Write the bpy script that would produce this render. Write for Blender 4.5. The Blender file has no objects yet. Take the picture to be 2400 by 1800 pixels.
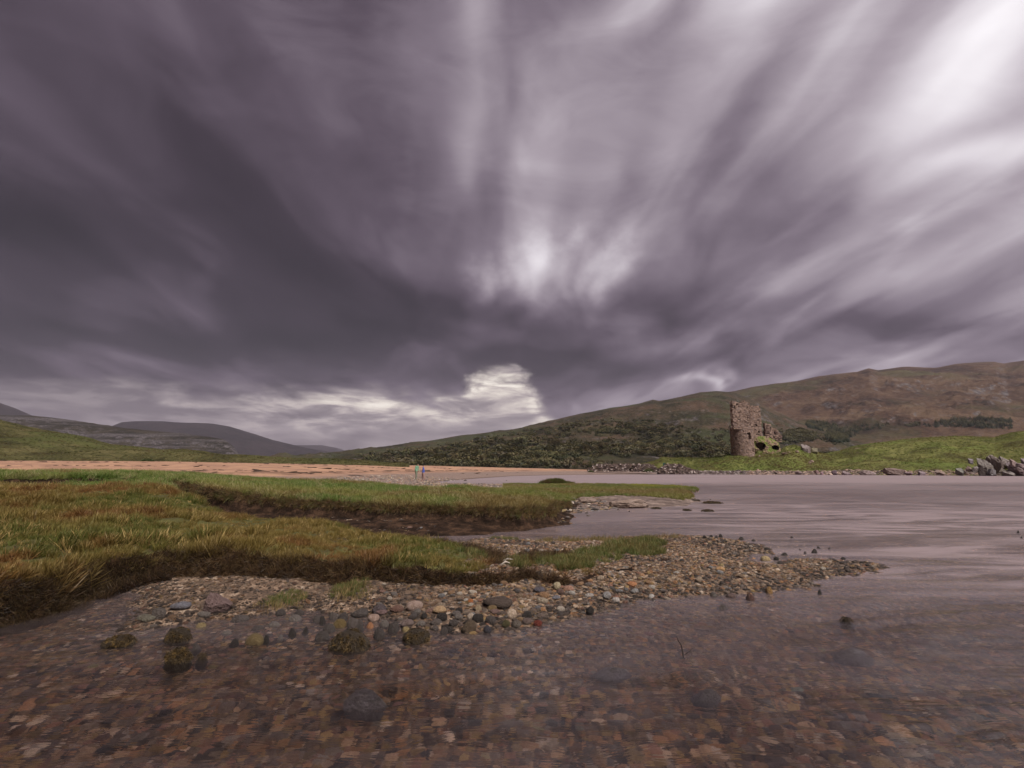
import bpy, bmesh, math, random
import numpy as np
from mathutils import Vector, Matrix, Euler, noise as mnoise

random.seed(7)
rng = np.random.default_rng(7)
R = math.radians
C = bpy.context.scene
col = C.collection

# ------------------------------------------------------------------ camera
CH = 1.30
FPX = 1200.0
PITCH = math.atan(198 / FPX)
cam_d = bpy.data.cameras.new('camera')
cam = bpy.data.objects.new('camera', cam_d)
col.objects.link(cam)
cam_d.sensor_width = 36
cam_d.lens = 18
cam_d.clip_start = 0.05
cam_d.clip_end = 40000
cam.location = (0, 0, CH)
cam.rotation_euler = (R(90) + PITCH, 0, 0)
C.camera = cam
CP, SP = math.cos(PITCH), math.sin(PITCH)


def ray(u, v):
    """tangents (x/y, z/y) of the sight line through a point of the photograph"""
    up = 900.0 - v
    Y = FPX * CP - up * SP
    Z = FPX * SP + up * CP
    return (u - 1200.0) / Y, Z / Y


def at(u, v, y):
    t, s = ray(u, v)
    return Vector((t * y, y, CH + s * y))


def gr(u, v, z=0.0):
    """where a sight line meets the level z"""
    t, s = ray(u, v)
    y = (z - CH) / s
    return (t * y, y)


# ------------------------------------------------------------------ render settings
C.render.engine = 'CYCLES'
C.view_settings.view_transform = 'Standard'
C.view_settings.look = 'None'
C.view_settings.gamma = 1.0
C.view_settings.use_curve_mapping = False
C.view_settings.exposure = 2.0
C.cycles.use_denoising = True
C.cycles.max_bounces = 8
C.cycles.diffuse_bounces = 3
C.cycles.glossy_bounces = 3
C.cycles.transmission_bounces = 6
C.cycles.transparent_max_bounces = 8
C.cycles.volume_bounces = 0
C.cycles.sample_clamp_indirect = 4.0
C.cycles.use_adaptive_sampling = True
C.cycles.adaptive_threshold = 0.02


# ------------------------------------------------------------------ node helpers
class NB:
    def __init__(s, tree):
        s.t = tree
        s.n = tree.nodes
        s.l = tree.links

    def node(s, typ, **kw):
        n = s.n.new(typ)
        for k, v in kw.items():
            setattr(n, k, v)
        return n

    def put(s, sock, v):
        if v is None:
            return
        if isinstance(v, bpy.types.NodeSocket):
            s.l.new(v, sock)
        else:
            try:
                sock.default_value = v
            except Exception:
                sock.default_value = tuple(v) + (1.0,)

    def m(s, op, a, b=None, c=None, clamp=False):
        n = s.node('ShaderNodeMath', operation=op)
        n.use_clamp = clamp
        for i, v in enumerate((a, b, c)):
            if v is not None:
                s.put(n.inputs[i], v)
        return n.outputs[0]

    def vm(s, op, a, b=None, out=0):
        n = s.node('ShaderNodeVectorMath', operation=op)
        s.put(n.inputs[0], a)
        if b is not None:
            s.put(n.inputs[1], b)
        return n.outputs[out]

    def ss(s, x, a, b):
        n = s.node('ShaderNodeMapRange', interpolation_type='SMOOTHSTEP')
        s.put(n.inputs['Value'], x)
        s.put(n.inputs['From Min'], a)
        s.put(n.inputs['From Max'], b)
        return n.outputs['Result']

    def noise(s, vec, scale=5.0, detail=4.0, rough=0.55, dist=0.0, out='Fac'):
        n = s.node('ShaderNodeTexNoise')
        if vec is not None:
            s.put(n.inputs['Vector'], vec)
        n.inputs['Scale'].default_value = scale
        n.inputs['Detail'].default_value = detail
        n.inputs['Roughness'].default_value = rough
        n.inputs['Distortion'].default_value = dist
        return n.outputs[out]

    def mix(s, f, a, b, blend='MIX'):
        n = s.node('ShaderNodeMix', data_type='RGBA', blend_type=blend)
        s.put(n.inputs[0], f)
        s.put(n.inputs[6], a if isinstance(a, bpy.types.NodeSocket) else tuple(a)[:3] + (1,))
        s.put(n.inputs[7], b if isinstance(b, bpy.types.NodeSocket) else tuple(b)[:3] + (1,))
        return n.outputs[2]

    def ramp(s, f, stops, interp='EASE'):
        n = s.node('ShaderNodeValToRGB')
        cr = n.color_ramp
        cr.interpolation = interp
        while len(cr.elements) > 1:
            cr.elements.remove(cr.elements[-1])
        for i, (p, c) in enumerate(stops):
            e = cr.elements[0] if i == 0 else cr.elements.new(p)
            e.position = p
            e.color = tuple(c)[:3] + (1,)
        s.put(n.inputs[0], f)
        return n.outputs[0]

    def xyz(s, v):
        n = s.node('ShaderNodeSeparateXYZ')
        s.put(n.inputs[0], v)
        return n.outputs

    def cxyz(s, x, y, z=0.0):
        n = s.node('ShaderNodeCombineXYZ')
        s.put(n.inputs[0], x); s.put(n.inputs[1], y); s.put(n.inputs[2], z)
        return n.outputs[0]


def new_mat(name):
    m = bpy.data.materials.new(name)
    m.use_nodes = True
    m.node_tree.nodes.clear()
    return m, NB(m.node_tree)


def principled(b, colr, rough=0.85, normal=None, spec=0.3):
    p = b.node('ShaderNodeBsdfPrincipled')
    b.put(p.inputs['Base Color'], colr if isinstance(colr, bpy.types.NodeSocket) else tuple(colr)[:3] + (1,))
    b.put(p.inputs['Roughness'], rough)
    b.put(p.inputs['Specular IOR Level'], spec)
    if normal is not None:
        b.put(p.inputs['Normal'], normal)
    return p.outputs[0]


def bump(b, h, dist, strength=1.0, normal=None):
    n = b.node('ShaderNodeBump')
    n.inputs['Strength'].default_value = strength
    n.inputs['Distance'].default_value = dist
    b.put(n.inputs['Height'], h)
    if normal is not None:
        b.put(n.inputs['Normal'], normal)
    return n.outputs[0]


def out(b, surf, vol=None):
    o = b.node('ShaderNodeOutputMaterial')
    if surf is not None:
        b.l.new(surf, o.inputs['Surface'])
    if vol is not None:
        b.l.new(vol, o.inputs['Volume'])


# ------------------------------------------------------------------ sky
SUN_EL, SUN_AZ = R(50), R(145)        # azimuth clockwise from +Y, towards the bright side on the right
world = bpy.data.worlds.new('World')
C.world = world
world.use_nodes = True
wt = world.node_tree
wt.nodes.clear()
W = NB(wt)
tc = W.node('ShaderNodeTexCoord')
dirv = W.vm('NORMALIZE', tc.outputs['Generated'])
dx, dy, dz = W.xyz(dirv)
zc = W.m('MAXIMUM', dz, 0.0)
KZ = 0.13
den = W.m('ADD', zc, KZ)
ca = W.m('DIVIDE', dx, den)
cb = W.m('DIVIDE', dy, den)
hyp = W.m('SQRT', W.m('ADD', W.m('MULTIPLY', dx, dx), W.m('MULTIPLY', dy, dy)))
hyp = W.m('MAXIMUM', hyp, 0.001)
tel = W.m('DIVIDE', zc, hyp)
azi = W.m('ARCTAN2', dx, dy)


def sky_ab(u, v):
    t, s = ray(u, v)
    n = math.sqrt(t * t + 1 + s * s)
    x, y, z = t / n, 1 / n, max(s / n, 0)
    return x / (z + KZ), y / (z + KZ)


def sky_at(u, v):
    t, s = ray(u, v)
    return math.atan(t), s / math.sqrt(1 + t * t)


AB = W.cxyz(ca, cb)
AT = W.cxyz(azi, tel)
wob = W.noise(W.cxyz(W.m('MULTIPLY', ca, 1.6), W.m('MULTIPLY', cb, 0.55)), 1.0, 2.5, 0.5, out='Color')
wob = W.vm('SUBTRACT', wob, (0.5, 0.5, 0.5))
ABw = W.vm('ADD', AB, W.vm('MULTIPLY', wob, (0.55, 1.3, 0)))
wob2 = W.vm('SUBTRACT', W.noise(AT, 14.0, 5, 0.65, out='Color'), (0.5, 0.5, 0.5))
ATw = W.vm('ADD', AT, W.vm('MULTIPLY', wob2, (0.13, 0.06, 0)))


def gauss_ab(u, v, across, along, w):
    a0, b0 = sky_ab(u, v)
    vx, vy = 1200 - u, 1090 - v
    L = math.hypot(vx, vy)
    vx, vy = vx / L, vy / L
    a1, b1 = sky_ab(u + vx * along, v + vy * along)
    a2, b2 = sky_ab(u - vx * along, v - vy * along)
    rb = max(0.5 * math.hypot(a1 - a2, b1 - b2), 0.02)
    a1, b1 = sky_ab(u - vy * across, v + vx * across)
    a2, b2 = sky_ab(u + vy * across, v - vx * across)
    ra = max(0.5 * math.hypot(a1 - a2, b1 - b2) * 1.0, 0.01)
    d = W.vm('MULTIPLY', W.vm('SUBTRACT', ABw, (a0, b0, 0)), (1 / ra, 1 / rb, 0))
    dd = W.vm('DOT_PRODUCT', d, d, out=1)
    return W.m('MULTIPLY', W.m('EXPONENT', W.m('MULTIPLY', dd, -0.7)), w)


def gauss_at(u, v, rx, ry, w):
    a0, t0 = sky_at(u, v)
    d = W.vm('MULTIPLY', W.vm('SUBTRACT', ATw, (a0, t0, 0)), (1216.0 / rx, 1216.0 / ry, 0))
    dd = W.vm('DOT_PRODUCT', d, d, out=1)
    return W.m('MULTIPLY', W.m('EXPONENT', W.m('MULTIPLY', dd, -0.7)), w)


blobs = [  # u, v, across, along, weight
    (2400, 40, 110, 200, 0.27), (2330, 330, 60, 130, 0.22), (2190, 130, 60, 200, 0.12), (2080, 300, 90, 190, 0.12),
    (1475, 20, 70, 110, 0.26), 
    (1045, 60, 40, 110, 0.08), (1075, 380, 40, 110, 0.09), (1960, 250, 70, 130, 0.16), (1640, 140, 50, 90, 0.12),
    (1900, 700, 60, 130, 0.10), (2120, 540, 70, 130, 0.13), (1750, 520, 40, 110, 0.10), (1450, 360, 330, 330, 0.11), (900, 150, 300, 250, 0.04),
    (700, 330, 60, 260, 0.05), (560, 560, 30, 200, 0.05), (800, 480, 30, 160, 0.05), (950, 560, 40, 120, 0.06),
    (-60, 560, 360, 420, -0.20), (60, 830, 300, 120, -0.12), (560, 760, 240, 90, -0.10),
    (900, 700, 170, 80, -0.12), (720, 590, 60, 140, -0.08), (1840, 480, 60, 210, -0.10), (2300, 760, 220, 90, -0.15), (1350, 870, 190, 60, -0.12),
    (1050, 860, 150, 60, -0.10), (2050, 700, 60, 120, -0.05), (1500, 330, 30, 200, -0.03), (1150, 250, 60, 200, -0.04), (1600, 860, 160, 50, -0.06),
    (1668, 905, 26, 26, 0.26), (1745, 880, 26, 36, 0.20),
]
# cloud texture dragged along the wind: several looks, each blurred in the same direction
def streaky(fa, fb, seed, det=3.0, rg=0.55, dist=0.3):
    return W.noise(W.vm('ADD', W.vm('MULTIPLY', ABw, (fa, fb, 0)), (seed * 1.7, seed * 0.9, seed * 3.3)), 1.0, det, rg, dist)


s1 = streaky(1.7, 0.85, 0.0, 4, 0.5, 0.5)
s2 = streaky(3.6, 1.35, 1.0, 2.0, 0.4, 0.4)
s3 = streaky(9.0, 1.9, 2.2, 1.5, 0.4, 0.2)
s4 = W.noise(W.cxyz(W.m('MULTIPLY', azi, 4.2), W.m('MULTIPLY', tel, 6.5), 2.2), 1.0, 5, 0.6, 0.6)
hi = W.ss(tel, 0.12, 0.5)
val = W.m('MULTIPLY_ADD', W.m('SUBTRACT', s1, 0.5), 0.50, 0.425)
val = W.m('MULTIPLY_ADD', W.m('SUBTRACT', s2, 0.5), 0.26, val)
val = W.m('MULTIPLY_ADD', W.m('SUBTRACT', s3, 0.5), W.m('MULTIPLY_ADD', hi, 0.02, 0.03), val)
val = W.m('MULTIPLY_ADD', W.m('SUBTRACT', s4, 0.5), W.m('MULTIPLY_ADD', hi, -0.10, 0.30), val)
azc = W.m('MAXIMUM', W.m('MINIMUM', azi, 1.2), -1.2)
val = W.m('MULTIPLY_ADD', azc, 0.13, val)
strk = W.m('MULTIPLY_ADD', W.m('MULTIPLY_ADD', s3, 0.45, s2), 1.7, -0.30)
strk = W.m('MAXIMUM', strk, 0.15)
for u, v, ac, al, w in blobs:
    g = gauss_ab(u, v, ac, al, w)
    val = W.m('MULTIPLY_ADD', g, strk if w > 0 else 1.0, val)
for u, v, rx, ry, w in ((1310, 640, 190, 90, 0.22), (1270, 655, 100, 55, 0.15), (1400, 590, 70, 60, 0.14), (1190, 640, 60, 40, 0.10), (1600, 560, 260, 160, 0.07)):
    val = W.m('MULTIPLY_ADD', gauss_at(u, v, rx, ry, w), strk, val)
deck = W.ramp(val, [(0.0, (0.014, 0.009, 0.012)), (0.2, (0.036, 0.025, 0.034)), (0.33, (0.085, 0.063, 0.084)),
                    (0.46, (0.182, 0.146, 0.180)), (0.60, (0.35, 0.30, 0.34)), (0.78, (0.62, 0.57, 0.61)),
                    (1.0, (0.90, 0.86, 0.89))], 'LINEAR')
# the lit gap under the edge of the deck
nse = W.noise(W.cxyz(W.m('MULTIPLY', azi, 5.0), W.m('MULTIPLY', tel, 16.0), 1.7), 1.0, 5, 0.55, 0.4)
te = W.m('MULTIPLY_ADD', W.m('ABSOLUTE', azi), -0.035, 0.158)
te = W.m('MULTIPLY_ADD', W.m('SUBTRACT', nse, 0.5), 0.15, te)
te = W.m('MULTIPLY_ADD', W.ss(azi, 0.02, 0.14), -0.085, te)
azw = W.xyz(ATw)[0]
a_g = [sky_at(u_, 920)[0] for u_ in (1070, 1135, 1200, 1275)]
gapm = W.m('MULTIPLY', W.ss(azw, a_g[0], a_g[1]), W.ss(azw, a_g[3], a_g[2]))
gn_ = W.noise(W.cxyz(W.m('MULTIPLY', azi, 16.0), W.m('MULTIPLY', tel, 30.0), 8.8), 1.0, 5, 0.6, 0.5)
te = W.m('MULTIPLY_ADD', W.m('MULTIPLY', gapm, W.m('MULTIPLY_ADD', gn_, 2.2, -0.25)), 0.030, te)
te = W.m('ADD', te, gauss_at(1030, 900, 80, 80, -0.022))
te = W.m('ADD', te, gauss_at(1330, 950, 80, 80, -0.03))
low = W.ss(W.m('SUBTRACT', te, tel), -0.020, 0.026)
hn = W.noise(W.cxyz(W.m('MULTIPLY', azi, 9.0), W.m('MULTIPLY', tel, 38.0), 5.1), 1.0, 6, 0.6, 0.4)
hv = W.m('MULTIPLY_ADD', W.m('SUBTRACT', hn, 0.5), 1.15, 0.27)
hv = W.m('MULTIPLY_ADD', azi, 0.30, hv)
edg = W.m('DIVIDE', W.m('SUBTRACT', te, tel), 0.042)
edg = W.m('SUBTRACT', edg, 0.7)
edg = W.m('EXPONENT', W.m('MULTIPLY', W.m('MULTIPLY', edg, edg), -1.6))
hv = W.m('MULTIPLY_ADD', W.m('MULTIPLY', edg, W.ss(azi, -0.95, -0.2)), W.m('MULTIPLY', W.ss(hn, 0.35, 0.6), 0.36), hv)
hv = W.m('ADD', hv, gauss_at(1180, 905, 60, 50, 0.24))
hv = W.m('ADD', hv, gauss_at(840, 930, 200, 30, 0.16))
hv = W.m('ADD', hv, gauss_at(560, 925, 50, 9, -0.28))
hv = W.m('ADD', hv, gauss_at(690, 925, 40, 12, -0.25))
hv = W.m('ADD', hv, gauss_at(2330, 840, 90, 20, 0.3))
lowc = W.ramp(hv, [(0.0, (0.13, 0.105, 0.118)), (0.3, (0.27, 0.228, 0.236)), (0.5, (0.44, 0.38, 0.365)),
                   (0.72, (0.68, 0.61, 0.545)), (1.0, (1.0, 0.93, 0.83))], 'LINEAR')
cloud = W.mix(low, deck, lowc)
cloud = W.mix(W.ss(dz, -0.002, -0.03), cloud, (0.06, 0.055, 0.05))
skyt = W.node('ShaderNodeTexSky')
skyt.sky_type = 'NISHITA'
skyt.sun_disc = False
skyt.sun_elevation = SUN_EL
skyt.sun_rotation = SUN_AZ
bg1 = W.node('ShaderNodeBackground')
W.l.new(skyt.outputs[0], bg1.inputs[0])
bg1.inputs[1].default_value = 0.05
bg2 = W.node('ShaderNodeBackground')
W.l.new(cloud, bg2.inputs[0])
bg2.inputs[1].default_value = 0.285
ms = W.node('ShaderNodeMixShader')
ms.inputs[0].default_value = 0.985
W.l.new(bg1.outputs[0], ms.inputs[1])
W.l.new(bg2.outputs[0], ms.inputs[2])
wo = W.node('ShaderNodeOutputWorld')
W.l.new(ms.outputs[0], wo.inputs[0])
world.cycles.sampling_method = 'MANUAL'
world.cycles.sample_map_resolution = 512

sun_d = bpy.data.lights.new('sun', 'SUN')
sun_d.energy = 1.5
sun_d.angle = R(30)
sun_d.color = (1.0, 0.94, 0.88)
sun = bpy.data.objects.new('sun', sun_d)
col.objects.link(sun)
sd = Vector((math.sin(SUN_AZ) * math.cos(SUN_EL), math.cos(SUN_AZ) * math.cos(SUN_EL), math.sin(SUN_EL)))
sun.rotation_euler = sd.to_track_quat('Z', 'Y').to_euler()


# ------------------------------------------------------------------ numeric noise
def _hash(ix, iy, seed):
    h = (ix.astype(np.int64) * 374761393 + iy.astype(np.int64) * 668265263 + seed * 1442695041) & 0xffffffff
    h = ((h ^ (h >> 13)) * 1274126177) & 0xffffffff
    h = (h ^ (h >> 16)) & 0xffffff
    return h / float(0xffffff)


def vn(x, y, seed=0):
    ix, iy = np.floor(x), np.floor(y)
    fx, fy = x - ix, y - iy
    fx = fx * fx * fx * (fx * (fx * 6 - 15) + 10)
    fy = fy * fy * fy * (fy * (fy * 6 - 15) + 10)
    a = _hash(ix, iy, seed); b = _hash(ix + 1, iy, seed)
    c = _hash(ix, iy + 1, seed); d = _hash(ix + 1, iy + 1, seed)
    return (a + (b - a) * fx) * (1 - fy) + (c + (d - c) * fx) * fy


def fbm(x, y, octv=4, seed=0, rough=0.5):
    """noise about -1 .. 1"""
    s = np.zeros_like(x, dtype=float); amp = 1.0; tot = 0
    for i in range(octv):
        s += amp * (vn(x, y, seed + i * 17) * 2 - 1)
        tot += amp
        amp *= rough
        x = x * 2.03 + 11.3; y = y * 2.03 - 5.7
    return s / tot * 1.4


def sst(x, a, b):
    t = np.clip((x - a) / (b - a), 0, 1)
    return t * t * (3 - 2 * t)


def sdpoly(x, y, poly):
    """distance to the outline, positive inside"""
    P = np.array(poly)
    d2 = np.full(x.shape, 1e18)
    inside = np.zeros(x.shape, bool)
    n = len(P)
    for i in range(n):
        ax, ay = P[i]; bx, by = P[(i + 1) % n]
        ex, ey = bx - ax, by - ay
        t = np.clip(((x - ax) * ex + (y - ay) * ey) / (ex * ex + ey * ey + 1e-12), 0, 1)
        qx, qy = x - ax - t * ex, y - ay - t * ey
        d2 = np.minimum(d2, qx * qx + qy * qy)
        if ay != by:
            c = ((ay > y) != (by > y)) & (x < (bx - ax) * (y - ay) / (by - ay) + ax)
            inside ^= c
    d = np.sqrt(d2)
    return np.where(inside, d, -d)


# ------------------------------------------------------------------ the lie of the land near the camera
BAR = [gr(*p, 0.0) for p in [(300, 1478), (400, 1461), (500, 1447), (590, 1434), (690, 1424), (790, 1430), (900, 1452),
       (1010, 1476), (1100, 1484), (1200, 1474), (1270, 1458), (1350, 1442), (1450, 1418), (1560, 1403), (1650, 1396),
       (1750, 1386), (1850, 1371), (1950, 1352), (2000, 1341), (2060, 1326), (1990, 1316), (1900, 1311), (1840, 1316),
       (1790, 1324), (1735, 1318), (1715, 1310), (1745, 1301), (1800, 1296), (1790, 1284), (1740, 1270), (1650, 1260),
       (1560, 1257), (1460, 1262), (1300, 1272), (1180, 1266), (1130, 1262), (1000, 1285), (600, 1290), (320, 1340)]]
SHOAL = [gr(*p, 0.0) for p in [(500, 1445), (530, 1500), (640, 1522), (760, 1512), (900, 1520), (1020, 1508), (1130, 1500), (1230, 1482), (1120, 1462), (900, 1436), (700, 1420)]]
L1 = [gr(*p, 0.3) for p in [(-900, 1560), (-300, 1430), (0, 1378), (150, 1350), (255, 1318), (400, 1297), (600, 1301),
      (760, 1315), (900, 1312), (1000, 1318), (1100, 1322), (1180, 1318)]] + \
     [gr(*p, 0.15) for p in [(1240, 1342), (1300, 1350), (1370, 1345), (1420, 1322), (1480, 1325), (1545, 1300),
      (1550, 1282), (1480, 1276), (1390, 1286), (1290, 1292), (1215, 1310)]] + \
     [gr(*p, 0.3) for p in [(1180, 1292), (1120, 1262), (1050, 1252), (960, 1246), (880, 1238), (850, 1228),
      (700, 1222), (560, 1216), (480, 1204), (430, 1190)]] + [(-9.0, 13.5), (-14, 26), (-60, 30), (-60, 3)]
L2 = [gr(*p, 0.44) for p in [(380, 1160), (440, 1170), (520, 1176), (700, 1181), (900, 1188), (1100, 1190), (1230, 1194),
      (1296, 1186), (1302, 1172)]] + [gr(1345, 1168, 0.4), gr(1350, 1158, 0.3), (4.2, 26), (-3, 27), (-10, 30), (-20, 33),
      (-60, 36), (-60, 16), (-14, 15)]
SHELF = [gr(*p, 0.0) for p in [(880, 1266), (1000, 1261), (1150, 1252), (1250, 1241), (1325, 1230), (1350, 1217),
         (1345, 1208), (1300, 1200), (1296, 1190), (1100, 1190), (880, 1190), (420, 1195), (430, 1240)]]
SPIT = [gr(*p, 0.12) for p in [(1300, 1176), (1345, 1172), (1400, 1166), (1450, 1163), (1530, 1166), (1590, 1171),
        (1620, 1170), (1635, 1158), (1612, 1151), (1640, 1146), (1600, 1141), (1500, 1138), (1400, 1136), (1300, 1135),
        (1100, 1141)]] + [(-6, 26), (0, 20)]
SLAB = [gr(*p, 0.0) for p in [(1300, 1190), (1330, 1204), (1370, 1200), (1400, 1196), (1450, 1190), (1530, 1190), (1590, 1186),
        (1640, 1176), (1610, 1168), (1500, 1160), (1400, 1156), (1300, 1165)]]
BEACHW = [gr(1022, 1129), gr(1125, 1121), gr(1200, 1116), gr(1275, 1114), gr(1345, 1113), gr(1450, 1112), gr(1520, 1112), gr(1600, 1111.5),
          (75, 190), (-260, 190), (-260, 34), (-20, 31), (-12, 30), gr(960, 1144), gr(990, 1139), gr(1010, 1134)]
INLETN = [gr(1022, 1131), gr(1060, 1137), gr(1130, 1139), gr(1250, 1140), (8, 30), (-12, 26), (-20, 31), gr(960, 1144)]


def smax(a, b, k):
    h = np.clip(0.5 + 0.5 * (a - b) / k, 0, 1)
    return b + (a - b) * h + k * h * (1 - h)


def land(x, y):
    """height and masks of the near land"""
    n_f = fbm(x * 0.9, y * 0.9, 4, 3)
    n_s = fbm(x * 4.5, y * 4.5, 3, 9)
    bed = -0.22 - 0.10 * sst(y, 9, 16) - 0.25 * sst(y, 14, 30) + 0.05 * n_f
    bed = bed - 0.05 * sst(x, 2, 8)
    sb = sdpoly(x, y, BAR) + 0.09 * n_f + 0.04 * n_s
    hb = np.where(sb > 0, np.minimum(sb * 0.13, 0.10), np.maximum(sb * 0.19, -0.6)) + 0.016 * n_s * (y > 5)
    ss_ = sdpoly(x, y, SHELF) + 0.12 * n_f
    hs = np.where(ss_ > 0, np.minimum(ss_ * 0.17, 0.16), np.maximum(ss_ * 0.3, -0.6)) + 0.018 * n_s + 0.02 * fbm(x * 1.3, y * 5, 3, 77)
    sp = sdpoly(x, y, SLAB) + 0.12 * n_f
    hp = np.where(sp > 0, np.minimum(sp * 0.14, 0.12), np.maximum(sp * 0.2, -0.6)) + 0.03 * n_s
    h = np.maximum(np.maximum(bed, hb), np.maximum(hs, hp))
    so = sdpoly(x, y, SHOAL) + 0.10 * n_f
    h = np.maximum(h, -0.05 - 0.17 * sst(-so, -0.05, 0.3) - 0.4 * (so < -0.35) + 0.02 * n_s)
    reg = np.zeros(x.shape, int)
    reg = np.where((hb >= h - 1e-6) & (sb > -0.12), 1, reg)
    reg = np.where((hs >= h - 1e-6) & (ss_ > -0.15), 3, reg)
    reg = np.where((hp >= h - 1e-6) & (sp > -0.15), 5, reg)
    # beach
    sw = np.maximum(sdpoly(x, y, BEACHW), -50)
    si = sdpoly(x, y, INLETN)
    cap = np.interp(x / y, [-1.2, -0.95, -0.25, -0.16, -0.04, 0.04, 0.16, 0.3], [3.2, 3.1, 2.55, 2.35, 1.8, 1.45, 0.9, 0.6])
    hbe = np.where(sw > 0, cap * (1 - np.exp(-sw * 0.052 / cap * 1.9)), np.maximum(sw * 0.07, -0.9)) + 0.04 * n_f * (sw > 1)
    hbe = np.maximum(hbe, np.where(si > 0, np.minimum(si * 0.12, 0.22), np.maximum(si * 0.1, -0.9)))
    reg = np.where(hbe > h, 4, reg)
    h = np.maximum(h, hbe)
    # turf
    t = x / y
    z1 = 0.21 + 0.12 * sst(-x, 1.5, 4.5) + 0.40 * sst(y, 5.5, 14) * sst(-t, 0.42, 0.72) + 0.22 * sst(y, 12, 24) * sst(-t, 0.4, 0.6)
    z1 = z1 - 0.115 * sst(x, -1.0, 0.4)
    z1 = z1 * (1 + 0.35 * fbm(x * 0.9, y * 0.9, 2, 35) * sst(-y, -10, -6))
    tus = 0.055 * fbm(x * 2.2, y * 2.2, 3, 21) + 0.05 * fbm(x * 0.7, y * 0.7, 2, 5)
    s_1 = sdpoly(x, y, L1) + (0.10 + 0.12 * sst(x, -3.0, -1.0)) * fbm(x * 1.7, y * 1.7, 3, 31) + 0.03 * n_s
    e1 = sst(s_1, -0.10, 0.16)
    h1 = (z1 + tus * np.clip(s_1 * 3, 0.2, 1)) * e1 + h * (1 - e1)
    s_2 = sdpoly(x, y, L2) + 0.12 * fbm(x * 1.2, y * 1.2, 3, 41)
    z2 = 0.50 - 0.08 * sst(t, -0.4, -0.15) + 0.42 * sst(-t, 0.38, 0.75) + 0.10 * sst(-x, 6, 16) - 0.2 * sst(t, 0.03, 0.14) - 0.13 * sst(y, 14, 23) * sst(t, -0.34, -0.16)
    e2 = sst(s_2, -0.12, 0.14)
    h2 = (z2 + tus * np.clip(s_2 * 3, 0.2, 1)) * e2 + h * (1 - e2)
    s_3 = sdpoly(x, y, SPIT) + 0.25 * fbm(x * 0.6, y * 0.6, 3, 51)
    e3 = sst(s_3, -0.25, 0.25)
    h3 = (0.17 + 0.5 * tus) * e3 + h * (1 - e3)
    for hh, s_, lim in ((h3, s_3, 0.0), (h1, s_1, 0.10), (h2, s_2, 0.12)):
        up_ = hh > h
        reg = np.where(up_ & (s_ > lim), 2, np.where(up_ & (s_ > -0.16), 3 if lim > 0.05 else 5, reg))
        h = np.maximum(h, hh)
    reg = np.where((s_1 > 0.02) & (t > -0.085 + 0.03 * n_f) & (reg >= 2) & (s_2 < -0.2) & (y < 12), 1, reg)
    return h, reg, dict(shoal=so, bar=sb, l1=s_1, l2=s_2, spit=s_3, shelf=ss_, slab=sp, beach=sw, inl=si)


def mesh_from(name, V, F, mats=(), smooth=True):
    me = bpy.data.meshes.new(name)
    V = np.asarray(V, dtype=np.float32)
    F = np.asarray(F, dtype=np.int32)
    me.vertices.add(len(V))
    me.vertices.foreach_set('co', V.ravel())
    k = F.shape[1]
    me.loops.add(F.size)
    me.loops.foreach_set('vertex_index', F.ravel())
    me.polygons.add(len(F))
    me.polygons.foreach_set('loop_start', np.arange(0, F.size, k, dtype=np.int32))
    me.update(calc_edges=True)
    me.validate()
    if smooth:
        me.polygons.foreach_set('use_smooth', np.ones(len(F), bool))
    for m in mats:
        me.materials.append(m)
    return me


def link(name, me, parent=None, label=None, cat=None, group=None, kind=None):
    o = bpy.data.objects.new(name, me)
    col.objects.link(o)
    if parent:
        o.parent = parent
    for k, v in (('label', label), ('category', cat), ('group', group), ('kind', kind)):
        if v:
            o[k] = v
    return o


# ------------------------------------------------------------------ materials
def geo(b):
    return b.node('ShaderNodeNewGeometry').outputs['Position']


def mat_ground(name, stops, scale, bscale, bdist, rough=0.9, spec=0.2, stretch=(1, 1, 1)):
    m, b = new_mat(name)
    p = b.vm('MULTIPLY', geo(b), stretch)
    n = b.noise(p, scale, 6, 0.62)
    n2 = b.noise(p, scale * 7.3, 4, 0.6)
    f = b.m('MULTIPLY_ADD', b.m('SUBTRACT', n2, 0.5), 0.5, n)
    c = b.ramp(b.ss(f, 0.28, 0.72), stops)
    h = b.noise(p, bscale, 6, 0.65)
    out(b, principled(b, c, rough, bump(b, h, bdist), spec))
    return m


M = {}
M['turf'] = mat_ground('turf', [(0, (0.045, 0.028, 0.012)), (0.5, (0.06, 0.055, 0.018)), (1, (0.09, 0.085, 0.025))], 1.7, 18, 0.03)
M['peat'] = mat_ground('peat', [(0, (0.010, 0.006, 0.004)), (0.5, (0.026, 0.015, 0.010)), (1, (0.065, 0.037, 0.023))], 4.0, 14, 0.06, 0.9, 0.08, (1, 1, 2))
M['gravel'] = mat_ground('fine_gravel', [(0, (0.035, 0.022, 0.015)), (0.45, (0.11, 0.07, 0.045)), (0.8, (0.2, 0.13, 0.085)), (1, (0.36, 0.28, 0.21))], 9.0, 60, 0.02, 0.65, 0.4)
M['bed'] = mat_ground('river_bed', [(0, (0.035, 0.022, 0.015)), (0.5, (0.085, 0.05, 0.03)), (1, (0.17, 0.11, 0.065))], 5.0, 30, 0.02, 0.8)
M['deep'] = mat_ground('lake_bed', [(0, (0.03, 0.02, 0.014)), (1, (0.07, 0.045, 0.03))], 0.3, 2, 0.05)
M['slab'] = mat_ground('slab_rock', [(0, (0.045, 0.03, 0.024)), (0.4, (0.125, 0.088, 0.072)), (1, (0.24, 0.178, 0.15))], 2.2, 6, 0.10, 0.75, 0.3, (0.6, 1.6, 2))


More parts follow.
